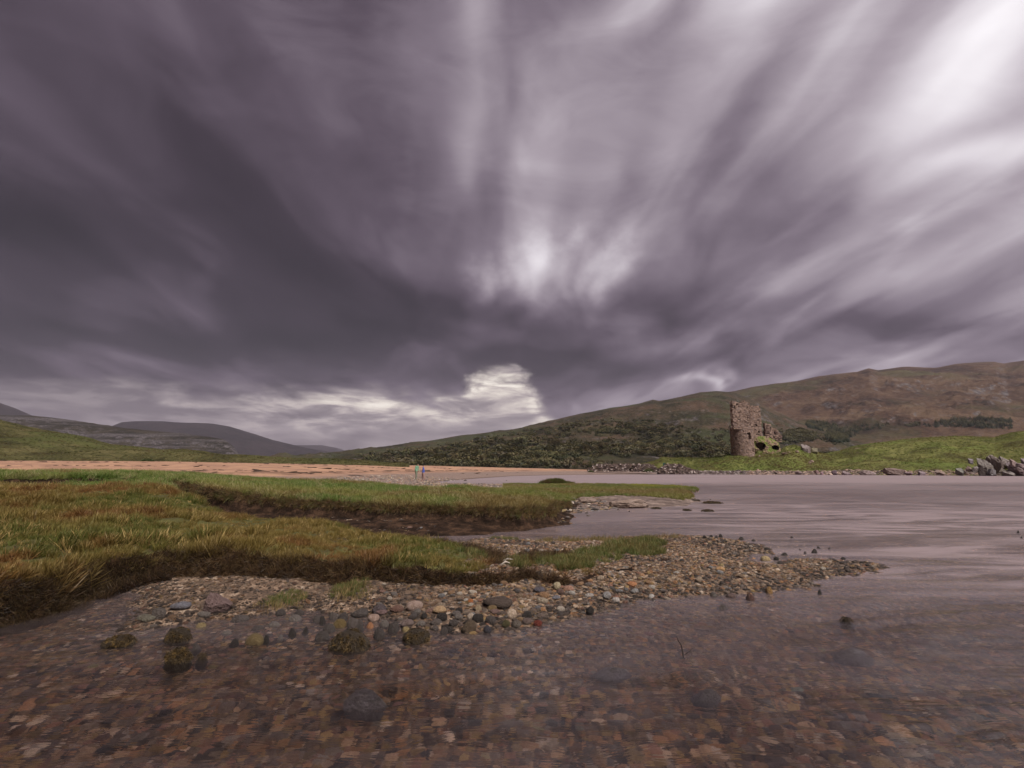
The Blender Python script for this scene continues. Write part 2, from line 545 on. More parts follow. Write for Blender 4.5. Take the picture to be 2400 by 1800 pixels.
def mat_sand():
    m, b = new_mat('beach_sand')
    p = geo(b)
    x, y, z = b.xyz(p)
    n = b.noise(p, 0.35, 5, 0.6)
    fine = b.noise(p, 9, 4, 0.7)
    c = b.ramp(b.ss(n, 0.3, 0.7), [(0, (0.23, 0.130, 0.090)), (1, (0.36, 0.210, 0.132))])
    # strand line of dark wrack and the shingle below it
    zz = b.m('MULTIPLY_ADD', b.m('SUBTRACT', b.noise(b.vm('MULTIPLY', p, (0.12, 0.3, 0)), 1.0, 5, 0.6), 0.5), 0.5, z)
    shing = b.ss(zz, 0.85, 0.55)
    c = b.mix(shing, c, b.ramp(fine, [(0.3, (0.09, 0.062, 0.055)), (0.5, (0.17, 0.12, 0.10)), (0.7, (0.28, 0.20, 0.165))]))
    line = b.m('MULTIPLY', b.ss(zz, 0.80, 0.86), b.ss(zz, 0.98, 0.90))
    brk = b.ss(b.noise(b.vm('MULTIPLY', p, (0.5, 0.8, 0)), 1.0, 4, 0.6), 0.38, 0.55)
    c = b.mix(b.m('MULTIPLY', line, b.m('MULTIPLY', brk, 0.75)), c, (0.075, 0.04, 0.028))
    st = b.ss(b.noise(b.vm('MULTIPLY', p, (0.10, 0.9, 0)), 1.0, 5, 0.65), 0.62, 0.72)
    c = b.mix(b.m('MULTIPLY', st, 0.45), c, (0.13, 0.075, 0.05))
    c = b.mix(b.ss(z, 0.10, 0.02), c, (0.09, 0.062, 0.05))
    out(b, principled(b, c, 0.9, bump(b, fine, 0.03), 0.2))
    return m


M['sand'] = mat_sand()


def mat_tint(name, attr_type='INSTANCER', rough=0.6, spec=0.4, leaf=False, scale=22, vein=True):
    m, b = new_mat(name)
    a = b.node('ShaderNodeAttribute')
    a.attribute_type = attr_type
    a.attribute_name = 'tint'
    oc = b.node('ShaderNodeTexCoord').outputs['Object']
    if leaf:
        z = b.xyz(oc)[2]
        c = b.mix(b.ss(z, 0.35, 1.0), a.outputs[0], b.mix(0.45, a.outputs[0], (0.20, 0.155, 0.055)))
        d = b.node('ShaderNodeBsdfDiffuse'); b.put(d.inputs[0], c)
        t = b.node('ShaderNodeBsdfTranslucent'); b.put(t.inputs[0], c)
        g = b.node('ShaderNodeBsdfGlossy'); b.put(g.inputs[0], (0.5, 0.5, 0.5, 1)); g.inputs['Roughness'].default_value = 0.55
        m1 = b.node('ShaderNodeMixShader'); m1.inputs[0].default_value = 0.35
        b.l.new(d.outputs[0], m1.inputs[1]); b.l.new(t.outputs[0], m1.inputs[2])
        m2 = b.node('ShaderNodeMixShader'); m2.inputs[0].default_value = 0.03
        b.l.new(m1.outputs[0], m2.inputs[1]); b.l.new(g.outputs[0], m2.inputs[2])
        out(b, m2.outputs[0])
        return m
    n = b.noise(oc, 2.3, 6, 0.7, 0.6)
    c = b.mix(b.ss(n, 0.35, 0.7), b.mix(1.0, a.outputs[0], (0.68, 0.63, 0.58), 'MULTIPLY'), a.outputs[0])
    n2 = b.noise(b.vm('MULTIPLY', oc, (1, 1, 4)), 3.1, 4, 0.7, 1.2)
    c = b.mix(b.m('MULTIPLY', b.ss(n2, 0.6, 0.72), 0.4), c, (0.33, 0.28, 0.24))
    out(b, principled(b, c, b.m('MULTIPLY_ADD', n, 0.35, rough - 0.18), bump(b, b.noise(oc, 5, 6, 0.7), 0.06), spec))
    return m


M['stone'] = mat_tint('stone')
M['wet'] = mat_tint('wet_stone', rough=0.58, spec=0.25)
M['blade'] = mat_tint('grass_blade', leaf=True)
M['leaf'] = mat_tint('shrub_leaf', leaf=True)


# ------------------------------------------------------------------ near ground, split by what it is made of
ys = [0.7]
while ys[-1] < 175:
    y = ys[-1]
    r = 0.011 if y < 3.6 else 0.0065 if y < 15 else 0.012 if y < 60 else 0.02
    ys.append(y * (1 + r))
ys = np.array(ys)
ts = np.concatenate([np.linspace(-2.2, -1.06, 60, endpoint=False), np.linspace(-1.06, 0.75, 500, endpoint=False), np.linspace(0.75, 2.0, 90)])
YY, TT = np.meshgrid(ys, ts, indexing='ij')
XX = TT * YY
HH, RG, MK = land(XX.ravel(), YY.ravel())
V = np.column_stack([XX.ravel(), YY.ravel(), HH])
nr, nc = XX.shape
idx = np.arange(nr * nc).reshape(nr, nc)
F = np.column_stack([idx[:-1, :-1].ravel(), idx[:-1, 1:].ravel(), idx[1:, 1:].ravel(), idx[1:, :-1].ravel()])
fr = np.sort(RG[F], axis=1)[:, 2]
# steep faces of the banks are bare peat
e1_ = V[F[:, 1]] - V[F[:, 0]]; e2_ = V[F[:, 3]] - V[F[:, 0]]
nn = np.cross(e1_, e2_)
nz = nn[:, 2] / (np.linalg.norm(nn, axis=1) + 1e-9)
fr = np.where((fr == 2) & (nz < 0.72), 3, fr)
# under deep open water the big lake bed sheet takes over
names = {0: ('river_bed', 'bed'), 1: ('gravel_bar', 'gravel'), 2: ('turf_ground', 'turf'), 3: ('peat_bank', 'peat'),
         4: ('beach', 'sand'), 5: ('mud_flat', 'slab')}
for rid, (nm, mt) in names.items():
    sel = fr == rid
    f = F[sel]
    used, inv = np.unique(f, return_inverse=True)
    me = mesh_from(nm, V[used], inv.reshape(f.shape), [M[mt]])
    link(nm, me, kind='structure')

lb = mesh_from('lake_bed', [(-500, -300, -1.0), (900, -300, -1.0), (900, 260, -1.0), (-500, 260, -1.0)], [(0, 1, 2, 3)], [M['deep']])
link('lake_bed', lb, kind='structure')


# ------------------------------------------------------------------ water
def mat_water():
    m, b = new_mat('water')
    p = geo(b)
    x, y, z_ = b.xyz(p)
    # slow silky swirls of a current, stretched along the flow
    rp = b.node('ShaderNodeMapping'); b.put(rp.inputs[0], p); rp.inputs['Rotation'].default_value = (0, 0, R(-14)); rp.inputs['Scale'].default_value = (0.5, 1.7, 1)
    h1 = b.noise(rp.outputs[0], 1.1, 3, 0.5, 1.0)
    h2 = b.noise(rp.outputs[0], 4.5, 3, 0.55, 1.0)
    near = b.ss(y, 10.0, 4.0)
    hh = b.m('MULTIPLY_ADD', h2, b.m('MULTIPLY_ADD', near, 0.40, 0.06), h1)
    hh = b.m('MULTIPLY', hh, b.m('MULTIPLY_ADD', near, 0.65, 0.35))
    nrm = bump(b, hh, 0.036)
    gl = b.node('ShaderNodeBsdfPrincipled')
    gl.inputs['Base Color'].default_value = (1, 1, 1, 1)
    gl.inputs['Transmission Weight'].default_value = 1.0
    gl.inputs['IOR'].default_value = 1.33
    sw = b.noise(b.vm('MULTIPLY', p, (0.05, 0.09, 0)), 1.0, 3, 0.5, 1.5)
    b.put(gl.inputs['Roughness'], b.m('MULTIPLY_ADD', b.ss(sw, 0.4, 0.65), 0.12, b.m('MULTIPLY_ADD', b.ss(y, 3.5, 20.0), 0.26, 0.09)))
    b.put(gl.inputs['Normal'], nrm)
    # pale diffuse veil: aerated silk, plus reflected sky sheen painted in by distance
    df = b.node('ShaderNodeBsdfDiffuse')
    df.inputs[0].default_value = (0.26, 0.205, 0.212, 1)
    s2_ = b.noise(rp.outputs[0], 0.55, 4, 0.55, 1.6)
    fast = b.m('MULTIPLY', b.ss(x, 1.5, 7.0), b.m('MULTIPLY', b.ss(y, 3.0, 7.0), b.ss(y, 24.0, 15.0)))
    foam_sheen = b.m('MULTIPLY', b.ss(s2_, 0.34, 0.70), b.m('MULTIPLY_ADD', fast, 0.50, b.m('MULTIPLY', b.ss(y, 4.0, 9.0), 0.08)))
    far_sheen = b.m('MULTIPLY', b.ss(y, 34.0, 60.0), 0.50)  # bright far-shore reflection painted as a pale band
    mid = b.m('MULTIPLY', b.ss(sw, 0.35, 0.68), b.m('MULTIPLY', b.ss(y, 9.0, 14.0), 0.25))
    fac = b.m('MINIMUM', b.m('ADD', b.m('ADD', foam_sheen, far_sheen), b.m('ADD', mid, b.m('MULTIPLY_ADD', b.ss(y, 2.8, 7.5), 0.18, b.m('MULTIPLY', b.ss(s2_, 0.40, 0.70), 0.07)))), 0.75)  # last terms paint the mauve sky sheen on the nearer water
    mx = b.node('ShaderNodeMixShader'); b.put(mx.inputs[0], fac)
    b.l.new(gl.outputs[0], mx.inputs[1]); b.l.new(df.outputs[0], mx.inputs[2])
    ab = b.node('ShaderNodeVolumeAbsorption')
    ab.inputs['Color'].default_value = (0.72, 0.50, 0.36, 1)
    ab.inputs['Density'].default_value = 0.9
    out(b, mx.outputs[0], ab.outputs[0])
    return m


gx = np.concatenate([[-500, -200, -60, -25, -12], np.arange(-7.0, 9.01, 0.05), [13, 20, 40, 90, 200, 900]])
gy = np.concatenate([[-300, -50, -5, 0.0], np.arange(1.0, 10.01, 0.045), np.arange(10.2, 20, 0.3), [25, 40, 70, 110, 170, 255]])
GX, GY = np.meshgrid(gx, gy)
x_, y_ = GX.ravel(), GY.ravel()
env = sst(x_, -7, -6) * (1 - sst(x_, 8, 9)) * sst(y_, 1.0, 1.6) * (1 - sst(y_, 7, 10))
a_ = x_ * 0.97 + y_ * 0.25; b_ = -x_ * 0.25 + y_ * 0.97
wz = 0.011 * fbm(a_ * 1.1, b_ * 3.0, 3, 61) + 0.003 * fbm(a_ * 3.0, b_ * 8.0, 2, 62)
for (u, v, amp, sx, sy) in [(830, 1640, 0.030, 0.13, 0.05), (930, 1625, 0.030, 0.22, 0.06), (1030, 1600, 0.016, 0.25, 0.06), (1600, 1590, 0.028, 0.22, 0.07),
                            (1700, 1620, 0.02, 0.2, 0.05), (1760, 1650, 0.026, 0.18, 0.05), (2000, 1532, 0.034, 0.16, 0.06), (2060, 1545, 0.018, 0.25, 0.05),
                            (2350, 1720, 0.018, 0.25, 0.07), (2150, 1710, 0.02, 0.22, 0.05), (1720, 1490, 0.018, 0.2, 0.06), (1990, 1462, 0.015, 0.25, 0.08)]:
    cx, cy = gr(u, v)
    da = (x_ - cx) * 0.97 + (y_ - cy) * 0.25; db = -(x_ - cx) * 0.25 + (y_ - cy) * 0.97
    g = np.exp(-(da / sx) ** 2 - (db / sy) ** 2)
    g2 = np.exp(-((da - sx * 1.3) / (sx * 1.2)) ** 2 - ((db + sy * 1.2) / (sy * 1.2)) ** 2)
    wz += 1.5 * amp * (g - 0.8 * g2)
wz *= env
nx_, ny_ = len(gx), len(gy)
Vw = np.column_stack([x_, y_, wz])
iw = np.arange(nx_ * ny_).reshape(ny_, nx_)
Fw = np.column_stack([iw[:-1, :-1].ravel(), iw[:-1, 1:].ravel(), iw[1:, 1:].ravel(), iw[1:, :-1].ravel()])
nV = len(Vw)
Vb = Vw.copy(); Vb[:, 2] = -1.6
bord = np.concatenate([iw[0, :], iw[1:, -1], iw[-1, -2::-1], iw[-2:0:-1, 0]])
base = np.column_stack([x_[bord], y_[bord], np.full(len(bord), -1.6)])
Fs = [(bord[i], nV + i, nV + (i + 1) % len(bord), bord[(i + 1) % len(bord)]) for i in range(len(bord))]
cb_ = [nV + int(np.where(bord == k)[0][0]) for k in (iw[0, 0], iw[-1, 0], iw[-1, -1], iw[0, -1])]
# bottom as a fan of quads between opposite border rows is not needed for light: one big ngon
bmw = bmesh.new()
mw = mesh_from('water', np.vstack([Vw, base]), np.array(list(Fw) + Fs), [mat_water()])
bmw.from_mesh(mw)
bmw.verts.ensure_lookup_table()
try:
    bmw.faces.new([bmw.verts[nV + i] for i in range(len(bord))][::-1])
except Exception:
    pass
bmw.to_mesh(mw); bmw.free()
link('water', mw, kind='structure')


# ------------------------------------------------------------------ hills
def landform(name, prof, dfront, dridge, zfront, mat, ncol, nrow, amp, nscale, seed, shape=1.0, ridge_amp=0.15, back=0.5, crag=0.0, kind='structure', warp=None):
    T, S = zip(*[ray(u, v) for u, v in prof])
    Ts = np.linspace(T[0], T[-1], ncol)
    Ss = np.interp(Ts, T, S)
    us = np.interp(Ts, T, [p[0] for p in prof])
    df = np.interp(us, *zip(*dfront)); dr = np.interp(us, *zip(*dridge)); zf = np.interp(us, *zip(*zfront))
    rows = np.concatenate([np.linspace(0, 1, nrow), 1 + np.linspace(0.06, back, max(4, nrow // 6))])
    tt, TTs = np.meshgrid(rows, Ts, indexing='ij')
    zr = CH + Ss * dr
    yv = df + (dr - df) * tt
    xv = TTs * yv
    t1 = np.minimum(tt, 1)
    sh = t1 ** shape * 0.6 + 0.4 * (t1 * t1 * (3 - 2 * t1))
    z = zf + (zr - zf) * sh
    n = fbm(xv / nscale, yv / nscale, 6, seed, 0.52)
    if crag > 0:
        rd = 1 - np.abs(fbm(xv / (nscale * 0.5), yv / (nscale * 0.5), 5, seed + 5, 0.6))
        n = n + crag * (rd ** 3 - 0.4)
    wgt = np.clip(t1 * 3, 0, 1) * np.clip((1.02 - t1) * 2.2, ridge_amp, 1)
    z = z + amp * n * wgt
    over = np.maximum(tt - 1, 0)
    z = z - over * (zr - zf + 1) * 1.3
    Vh = np.column_stack([xv.ravel(), yv.ravel(), z.ravel()])
    r_, c_ = xv.shape
    ii = np.arange(r_ * c_).reshape(r_, c_)
    Fh = np.column_stack([ii[:-1, :-1].ravel(), ii[:-1, 1:].ravel(), ii[1:, 1:].ravel(), ii[1:, :-1].ravel()])
    me = mesh_from(name, Vh, Fh, [mat])
    o = link(name, me, kind=kind)
    return o, (xv, yv, z, us)


def mat_hill(name, stops, scale, rockc=(0.17, 0.15, 0.15), rock=0.5, rockscale=3.0, slope=0.85, bdist=1.0, green=None, bands=0.0):
    m, b = new_mat(name)
    g = b.node('ShaderNodeNewGeometry')
    p = g.outputs['Position']
    n = b.noise(b.vm('MULTIPLY', p, (1 / scale,) * 3), 1.0, 7, 0.62, 0.4)
    n3 = b.noise(b.vm('MULTIPLY', p, (14 / scale,) * 3), 1.0, 4, 0.65)
    f = b.m('MULTIPLY_ADD', b.m('SUBTRACT', n3, 0.5), 0.5, n)
    c = b.ramp(b.ss(f, 0.3, 0.7), stops)
    n4 = b.noise(b.vm('MULTIPLY', p, (70 / scale,) * 3), 1.0, 4, 0.7)
    c = b.mix(b.ss(n4, 0.35, 0.62), b.mix(1.0, c, (0.55, 0.58, 0.6), 'MULTIPLY'), c)
    nzv = b.xyz(g.outputs['Normal'])[2]
    if green:
        gn = b.noise(b.vm('MULTIPLY', p, (0.45 / scale,) * 3), 1.0, 5, 0.6)
        c = b.mix(b.m('MULTIPLY', b.ss(gn, 0.48, 0.64), 0.8), c, green)
    rn = b.noise(b.vm('MULTIPLY', p, (rockscale / scale, rockscale / scale, rockscale * 2.2 / scale)), 1.0, 6, 0.7)
    rk = b.m('MULTIPLY', b.ss(rn, 0.66 - rock * 0.12, 0.72), 0.85)
    st = b.m('MULTIPLY', b.ss(nzv, slope, slope - 0.12), b.ss(rn, 0.42, 0.56))
    rk = b.m('MAXIMUM', rk, st)
    rc = b.mix(b.ss(n3, 0.35, 0.7), (rockc[0] * 0.35, rockc[1] * 0.35, rockc[2] * 0.38), rockc)
    if bands:
        wv = b.node('ShaderNodeTexNoise'); b.put(wv.inputs['Vector'], b.vm('MULTIPLY', p, (0.002, 0.002, 0.09)))
        wv.inputs['Scale'].default_value = 1.0; wv.inputs['Detail'].default_value = 5
        bz = b.ss(wv.outputs['Fac'], 0.45, 0.6)
        rk = b.m('MAXIMUM', rk, b.m('MULTIPLY', bz, bands))
    c = b.mix(rk, c, rc)
    hh = b.m('MULTIPLY_ADD', rn, 0.6, n3)
    out(b, principled(b, c, 0.95, bump(b, hh, bdist), 0.1))
    return m


BR = [(0, (0.026, 0.017, 0.011)), (0.35, (0.056, 0.031, 0.020)), (0.65, (0.082, 0.048, 0.030)), (1, (0.108, 0.068, 0.042))]
M['moor'] = mat_hill('moorland', BR, 160, (0.13, 0.112, 0.108), 0.95, 7.0, 0.86, 5.0, (0.055, 0.050, 0.022))
M['scrub'] = mat_hill('scrub_hillside', [(0, (0.022, 0.021, 0.011)), (0.5, (0.045, 0.035, 0.020)), (1, (0.080, 0.050, 0.032))], 70, (0.13, 0.112, 0.105), 0.8, 5.0, 0.86, 3.0, (0.036, 0.040, 0.017))
M['mount'] = mat_hill('mountain_heather', [(0, (0.012, 0.010, 0.010)), (1, (0.024, 0.018, 0.018))], 300, (0.05, 0.046, 0.05), 0.2, 6.0, 0.75, 4.0)
M['cliff'] = mat_hill('limestone_cliff', [(0, (0.017, 0.015, 0.010)), (1, (0.042, 0.033, 0.021))], 60, (0.115, 0.10, 0.10), 0.6, 3.0, 0.95, 3.0, None, 0.75)
M['dune'] = mat_hill('dune_grass', [(0, (0.035, 0.030, 0.013)), (0.5, (0.075, 0.068, 0.026)), (1, (0.125, 0.105, 0.045))], 9, (0.10, 0.085, 0.05), 0.0, 3.0, 0.3, 0.5, (0.062, 0.068, 0.022))
M['knoll'] = mat_hill('pasture', [(0, (0.060, 0.052, 0.018)), (0.5, (0.115, 0.115, 0.034)), (1, (0.175, 0.165, 0.055))], 7, (0.20, 0.15, 0.11), 0.1, 4.0, 0.45, 0.35, (0.10, 0.125, 0.03))

# far mountains on the left
landform('far_mountain', [(560, 1080), (640, 1048), (665, 1044), (700, 1043), (755, 1043.5), (790, 1050), (812, 1057), (900, 1066), (1000, 1080)],
         [(560, 5200), (1000, 5200)], [(560, 6500), (1000, 6500)], [(560, 5), (1000, 5)], M['mount'], 90, 30, 35, 900, 101)
landform('blue_mountain', [(180, 1040), (262, 998), (285, 989), (320, 987), (380, 988), (430, 991), (500, 994), (540, 1001), (600, 1020), (640, 1033), (680, 1042),
         (720, 1051), (780, 1062), (860, 1070), (960, 1085)],
         [(180, 2600), (960, 3400)], [(180, 3600), (960, 3800)], [(180, 5), (960, 5)], M['mount'], 170, 50, 45, 600, 111)
landform('dark_mountain', [(-900, 880), (-400, 900), (-150, 920), (0, 944), (35, 955), (80, 974), (160, 1005), (260, 1050)],
         [(-900, 2400), (260, 2400)], [(-900, 3200), (260, 3200)], [(-900, 5), (260, 5)], M['mount'], 120, 40, 40, 500, 121)
landform('limestone_ridge', [(-900, 930), (-300, 955), (0, 971), (80, 974), (160, 984), (215, 992), (265, 998), (330, 1007), (400, 1014), (470, 1022), (525, 1030), (545, 1045), (562, 1066), (600, 1085), (640, 1095)],
         [(-900, 900), (640, 1150)], [(-900, 1200), (400, 1350), (640, 1200)], [(-900, 2), (640, 2)], M['cliff'], 300, 110, 16, 170, 131, 0.6, 0.15, 0.5, 0.5)
# the long hill behind the castle: the farther moor first, then the wooded spur
mh, mhg = landform('moor_hill', [(1500, 1000), (1600, 950), (1680, 925), (1723, 917), (1760, 907), (1815, 898), (1835, 896.5), (1870, 892), (1920, 881), (1990, 873), (2010, 871),
         (2036, 863), (2058, 868), (2120, 861), (2190, 863), (2240, 853), (2300, 849), (2330, 848), (2352, 852), (2400, 845), (2600, 820), (3000, 800), (3600, 830)],
         [(1500, 700), (3600, 600)], [(1500, 1900), (2000, 2100), (2500, 2200), (3600, 1900)], [(1500, 1), (3600, 1)], M['moor'], 520, 230, 30, 330, 141, 1.15, 0.08, 0.5, 0.5)
hs, hsg = landform('wooded_hill', [(560, 1088), (700, 1069), (760, 1063), (815, 1057), (900, 1047), (960, 1038), (1000, 1035), (1040, 1030), (1080, 1022), (1120, 1019), (1160, 1013), (1200, 1009),
         (1240, 1002), (1300, 985), (1345, 975), (1360, 971), (1400, 963), (1430, 956), (1470, 951), (1500, 945), (1530, 937), (1545, 940), (1600, 930), (1640, 921),
         (1680, 919), (1723, 921), (1760, 935), (1800, 955), (1860, 985), (1930, 1010), (2030, 1040), (2150, 1070), (2300, 1090)],
         [(560, 420), (1200, 330), (1700, 400), (2300, 520)], [(560, 1500), (1000, 1250), (1500, 1150), (1723, 1250), (2300, 900)], [(560, 1), (2300, 1)],
         M['scrub'], 620, 230, 15, 150, 151, 1.1, 0.12, 0.5, 0.4)
dn, dng = landform('dune_bank', [(-1200, 900), (-300, 960), (0, 984), (60, 1000), (150, 1014), (215, 1028), (260, 1040), (340, 1050), (380, 1054), (430, 1051), (470, 1055), (520, 1063),
         (560, 1065), (620, 1069), (680, 1073), (750, 1073.5), (850, 1078), (905, 1083), (960, 1087)],
         [(-1200, 60), (-300, 86), (0, 90), (500, 92), (960, 96)], [(-1200, 130), (0, 150), (400, 140), (960, 118)], [(-1200, 0.5), (0, 0.5), (500, 0.5), (960, 0.3)],
         M['dune'], 420, 70, 0.9, 11, 161, 0.8, 0.35)
kn, kng = landform('castle_knoll', [(1380, 1108), (1470, 1101), (1500, 1090), (1535, 1080), (1552, 1071.5), (1580, 1073), (1600, 1072), (1630, 1074), (1665, 1072), (1690, 1068), (1705, 1063),
         (1740, 1060), (1765, 1059), (1800, 1056), (1830, 1053), (1842, 1044), (1862, 1042), (1880, 1048), (1905, 1056), (1930, 1062), (1960, 1070), (2000, 1080), (2100, 1100)],
         [(1380, 117), (1470, 119), (1560, 116), (1700, 113), (1900, 108), (2100, 104)], [(1380, 150), (1560, 150), (1700, 132), (1840, 132), (2100, 150)],
         [(1380, -0.5), (1600, -0.3), (2100, -0.3)], M['knoll'], 420, 80, 0.75, 5.5, 171, 0.62, 0.25)
hd, hdg = landform('headland', [(1860, 1104), (1900, 1085), (1930, 1064), (1950, 1059), (1970, 1055), (2000, 1046), (2040, 1039), (2100, 1031), (2150, 1026), (2190, 1024), (2250, 1023), (2290, 1024),
         (2330, 1025), (2345, 1020), (2365, 1015), (2400, 1010), (2480, 1000), (2700, 985), (3200, 960)],
         [(1860, 112), (2000, 104), (2200, 97), (2400, 90), (3200, 70)], [(1860, 150), (2100, 150), (2400, 140), (3200, 110)], [(1860, -0.3), (3200, -0.3)], M['knoll'], 460, 90, 1.1, 9, 181, 0.62, 0.2)
vf = mesh_from('valley_floor', [(-9000, 172, 0.9), (9000, 172, 0.9), (9000, 9000, 0.9), (-9000, 9000, 0.9)], [(0, 1, 2, 3)], [M['moor']])
link('valley_floor', vf, kind='structure')


# ------------------------------------------------------------------ scattering
def src_collection(name, meshes):
    c = bpy.data.collections.new(name)
    for i, me in enumerate(meshes):
        o = bpy.data.objects.new('%s_%02d' % (name, i), me)
        c.objects.link(o)
    return c


def scatter_group(name, coll):
    g = bpy.data.node_groups.new(name, 'GeometryNodeTree')
    g.interface.new_socket('Geometry', in_out='INPUT', socket_type='NodeSocketGeometry')
    g.interface.new_socket('Geometry', in_out='OUTPUT', socket_type='NodeSocketGeometry')
    gi = g.nodes.new('NodeGroupInput'); go = g.nodes.new('NodeGroupOutput')
    ci = g.nodes.new('GeometryNodeCollectionInfo')
    ci.inputs['Collection'].default_value = coll
    ci.inputs['Separate Children'].default_value = True
    ci.inputs['Reset Children'].default_value = True
    ip = g.nodes.new('GeometryNodeInstanceOnPoints')
    ip.inputs['Pick Instance'].default_value = True

    def na(nm, typ):
        n = g.nodes.new('GeometryNodeInputNamedAttribute'); n.data_type = typ
        n.inputs['Name'].default_value = nm
        return n.outputs['Attribute']
    g.links.new(gi.outputs[0], ip.inputs['Points'])
    g.links.new(ci.outputs[0], ip.inputs['Instance'])
    g.links.new(na('idx', 'INT'), ip.inputs['Instance Index'])
    g.links.new(na('rot', 'FLOAT_VECTOR'), ip.inputs['Rotation'])
    g.links.new(na('scl', 'FLOAT_VECTOR'), ip.inputs['Scale'])
    g.links.new(ip.outputs[0], go.inputs[0])
    return g


def scatter(name, P, rot, scl, tint, idx_, coll, label=None, cat=None, parent=None):
    n = len(P)
    me = bpy.data.meshes.new(name)
    me.vertices.add(n)
    me.vertices.foreach_set('co', np.asarray(P, np.float32).ravel())
    for nm, arr in (('rot', rot), ('scl', scl), ('tint', tint)):
        a = me.attributes.new(nm, 'FLOAT_VECTOR' if nm != 'tint' else 'FLOAT_COLOR', 'POINT')
        arr = np.asarray(arr, np.float32)
        if nm == 'tint':
            arr = np.column_stack([arr, np.ones(n, np.float32)])
            a.data.foreach_set('color', arr.ravel().astype(np.float32))
        else:
            a.data.foreach_set('vector', arr.ravel())
    a = me.attributes.new('idx', 'INT', 'POINT')
    a.data.foreach_set('value', np.asarray(idx_, np.int32))
    o = link(name, me, parent=parent, label=label, cat=cat, kind='stuff')
    md = o.modifiers.new('scatter', 'NODES')
    md.node_group = scatter_group(name + '_scatter', coll)
    return o


def tuft_mesh(seed, nb, spread, width, lean, curl, droop=0.0):
    r = random.Random(seed)
    V, F = [], []
    for i in range(nb):
        a = r.uniform(0, 6.283); d = spread * math.sqrt(r.random())
        bx, by = d * math.cos(a), d * math.sin(a)
        h = r.uniform(0.45, 1.0)
        la = r.uniform(0, 6.283); l = lean * r.uniform(0.1, 1.0)
        wx, wy = math.cos(la) * l, math.sin(la) * l
        wa = r.uniform(0, 6.283); w = width * r.uniform(0.6, 1.3)
        ox, oy = math.cos(wa) * w * 0.5, math.sin(wa) * w * 0.5
        b0 = len(V)
        for k, t in enumerate((0, 0.4, 0.75)):
            q = t * t * curl
            px, py, pz = bx + wx * (t + q), by + wy * (t + q), h * (t - droop * t * t)
            ww = 1 - 0.35 * t
            V += [(px - ox * ww, py - oy * ww, pz), (px + ox * ww, py + oy * ww, pz)]
        V.append((bx + wx * (1 + curl), by + wy * (1 + curl), h * (1 - droop)))
        F += [(b0, b0 + 1, b0 + 3, b0 + 2), (b0 + 2, b0 + 3, b0 + 5, b0 + 4), (b0 + 4, b0 + 5, b0 + 6)]
    me = bpy.data.meshes.new('tuft')
    me.from_pydata(V, [], F)
    me.materials.append(M['blade'])
    return me


TUFT = src_collection('grass_tuft', [tuft_mesh(i, 22, 0.34, 0.050, 0.55, 0.35) for i in range(8)])
LUSH = src_collection('long_grass_tuft', [tuft_mesh(50 + i, 26, 0.40, 0.035, 0.60, 0.7, 0.15) for i in range(8)])
DRAPE = src_collection('hanging_grass', [tuft_mesh(90 + i, 24, 0.34, 0.055, 0.8, 1.0, 0.2) for i in range(6)])
REED = src_collection('reed_tuft', [tuft_mesh(120 + i, 9, 0.5, 0.028, 0.22, 0.2) for i in range(6)])


def icorock(seed, sub=2, cuts=7, flat=0.65, rough=0.08, mat='stone'):
    bm = bmesh.new()
    bmesh.ops.create_icosphere(bm, subdivisions=sub, radius=1.0)
    r = random.Random(seed)
    planes = []
    for i in range(cuts):
        n = Vector((r.gauss(0, 1), r.gauss(0, 1), r.gauss(0, 1))).normalized()
        planes.append((n, r.uniform(0.62, 0.9)))
    off = Vector((seed * 3.1, seed * 1.7, 0.3))
    for v in bm.verts:
        p = v.co.copy()
        for n, d in planes:
            k = p.dot(n)
            if k > d:
                p -= n * (k - d) * 0.85
        p *= 1 + rough * mnoise.noise(p * 1.6 + off) * 1.5 + rough * 0.5 * mnoise.noise(p * 4 + off)
        p.z *= flat
        v.co = p
    me = bpy.data.meshes.new('stone')
    bm.to_mesh(me); bm.free()
    me.polygons.foreach_set('use_smooth', np.ones(len(me.polygons), bool))
    me.materials.append(M[mat])
    return me


def crag_rock(seed, mat='stone'):
    bm = bmesh.new()
    bmesh.ops.create_icosphere(bm, subdivisions=4, radius=1.0)
    r = random.Random(seed)
    planes = [(Vector((r.gauss(0, 1), r.gauss(0, 1), r.gauss(0, 0.9))).normalized(), r.uniform(0.42, 0.85)) for _ in range(16)]
    off = Vector((seed * 2.7, 1.3, seed))
    for v in bm.verts:
        p = v.co.copy()
        p *= 1 + 0.22 * mnoise.noise(p * 1.3 + off)
        for n, d in planes:
            k = p.dot(n)
            if k > d:
                p -= n * (k - d)
        q = p + Vector((0, 0, p.x * 0.4))
        p *= 1 - 0.10 * (abs(mnoise.noise(Vector((q.x * 3, q.y * 3, q.z * 7)) + off)) < 0.07) + 0.05 * mnoise.noise(p * 5 + off) + 0.02 * mnoise.noise(p * 12 + off)
        p.z *= 0.75
        v.co = p
    me = bpy.data.meshes.new('rock')
    bm.to_mesh(me); bm.free()
    me.materials.append(M[mat])
    return me


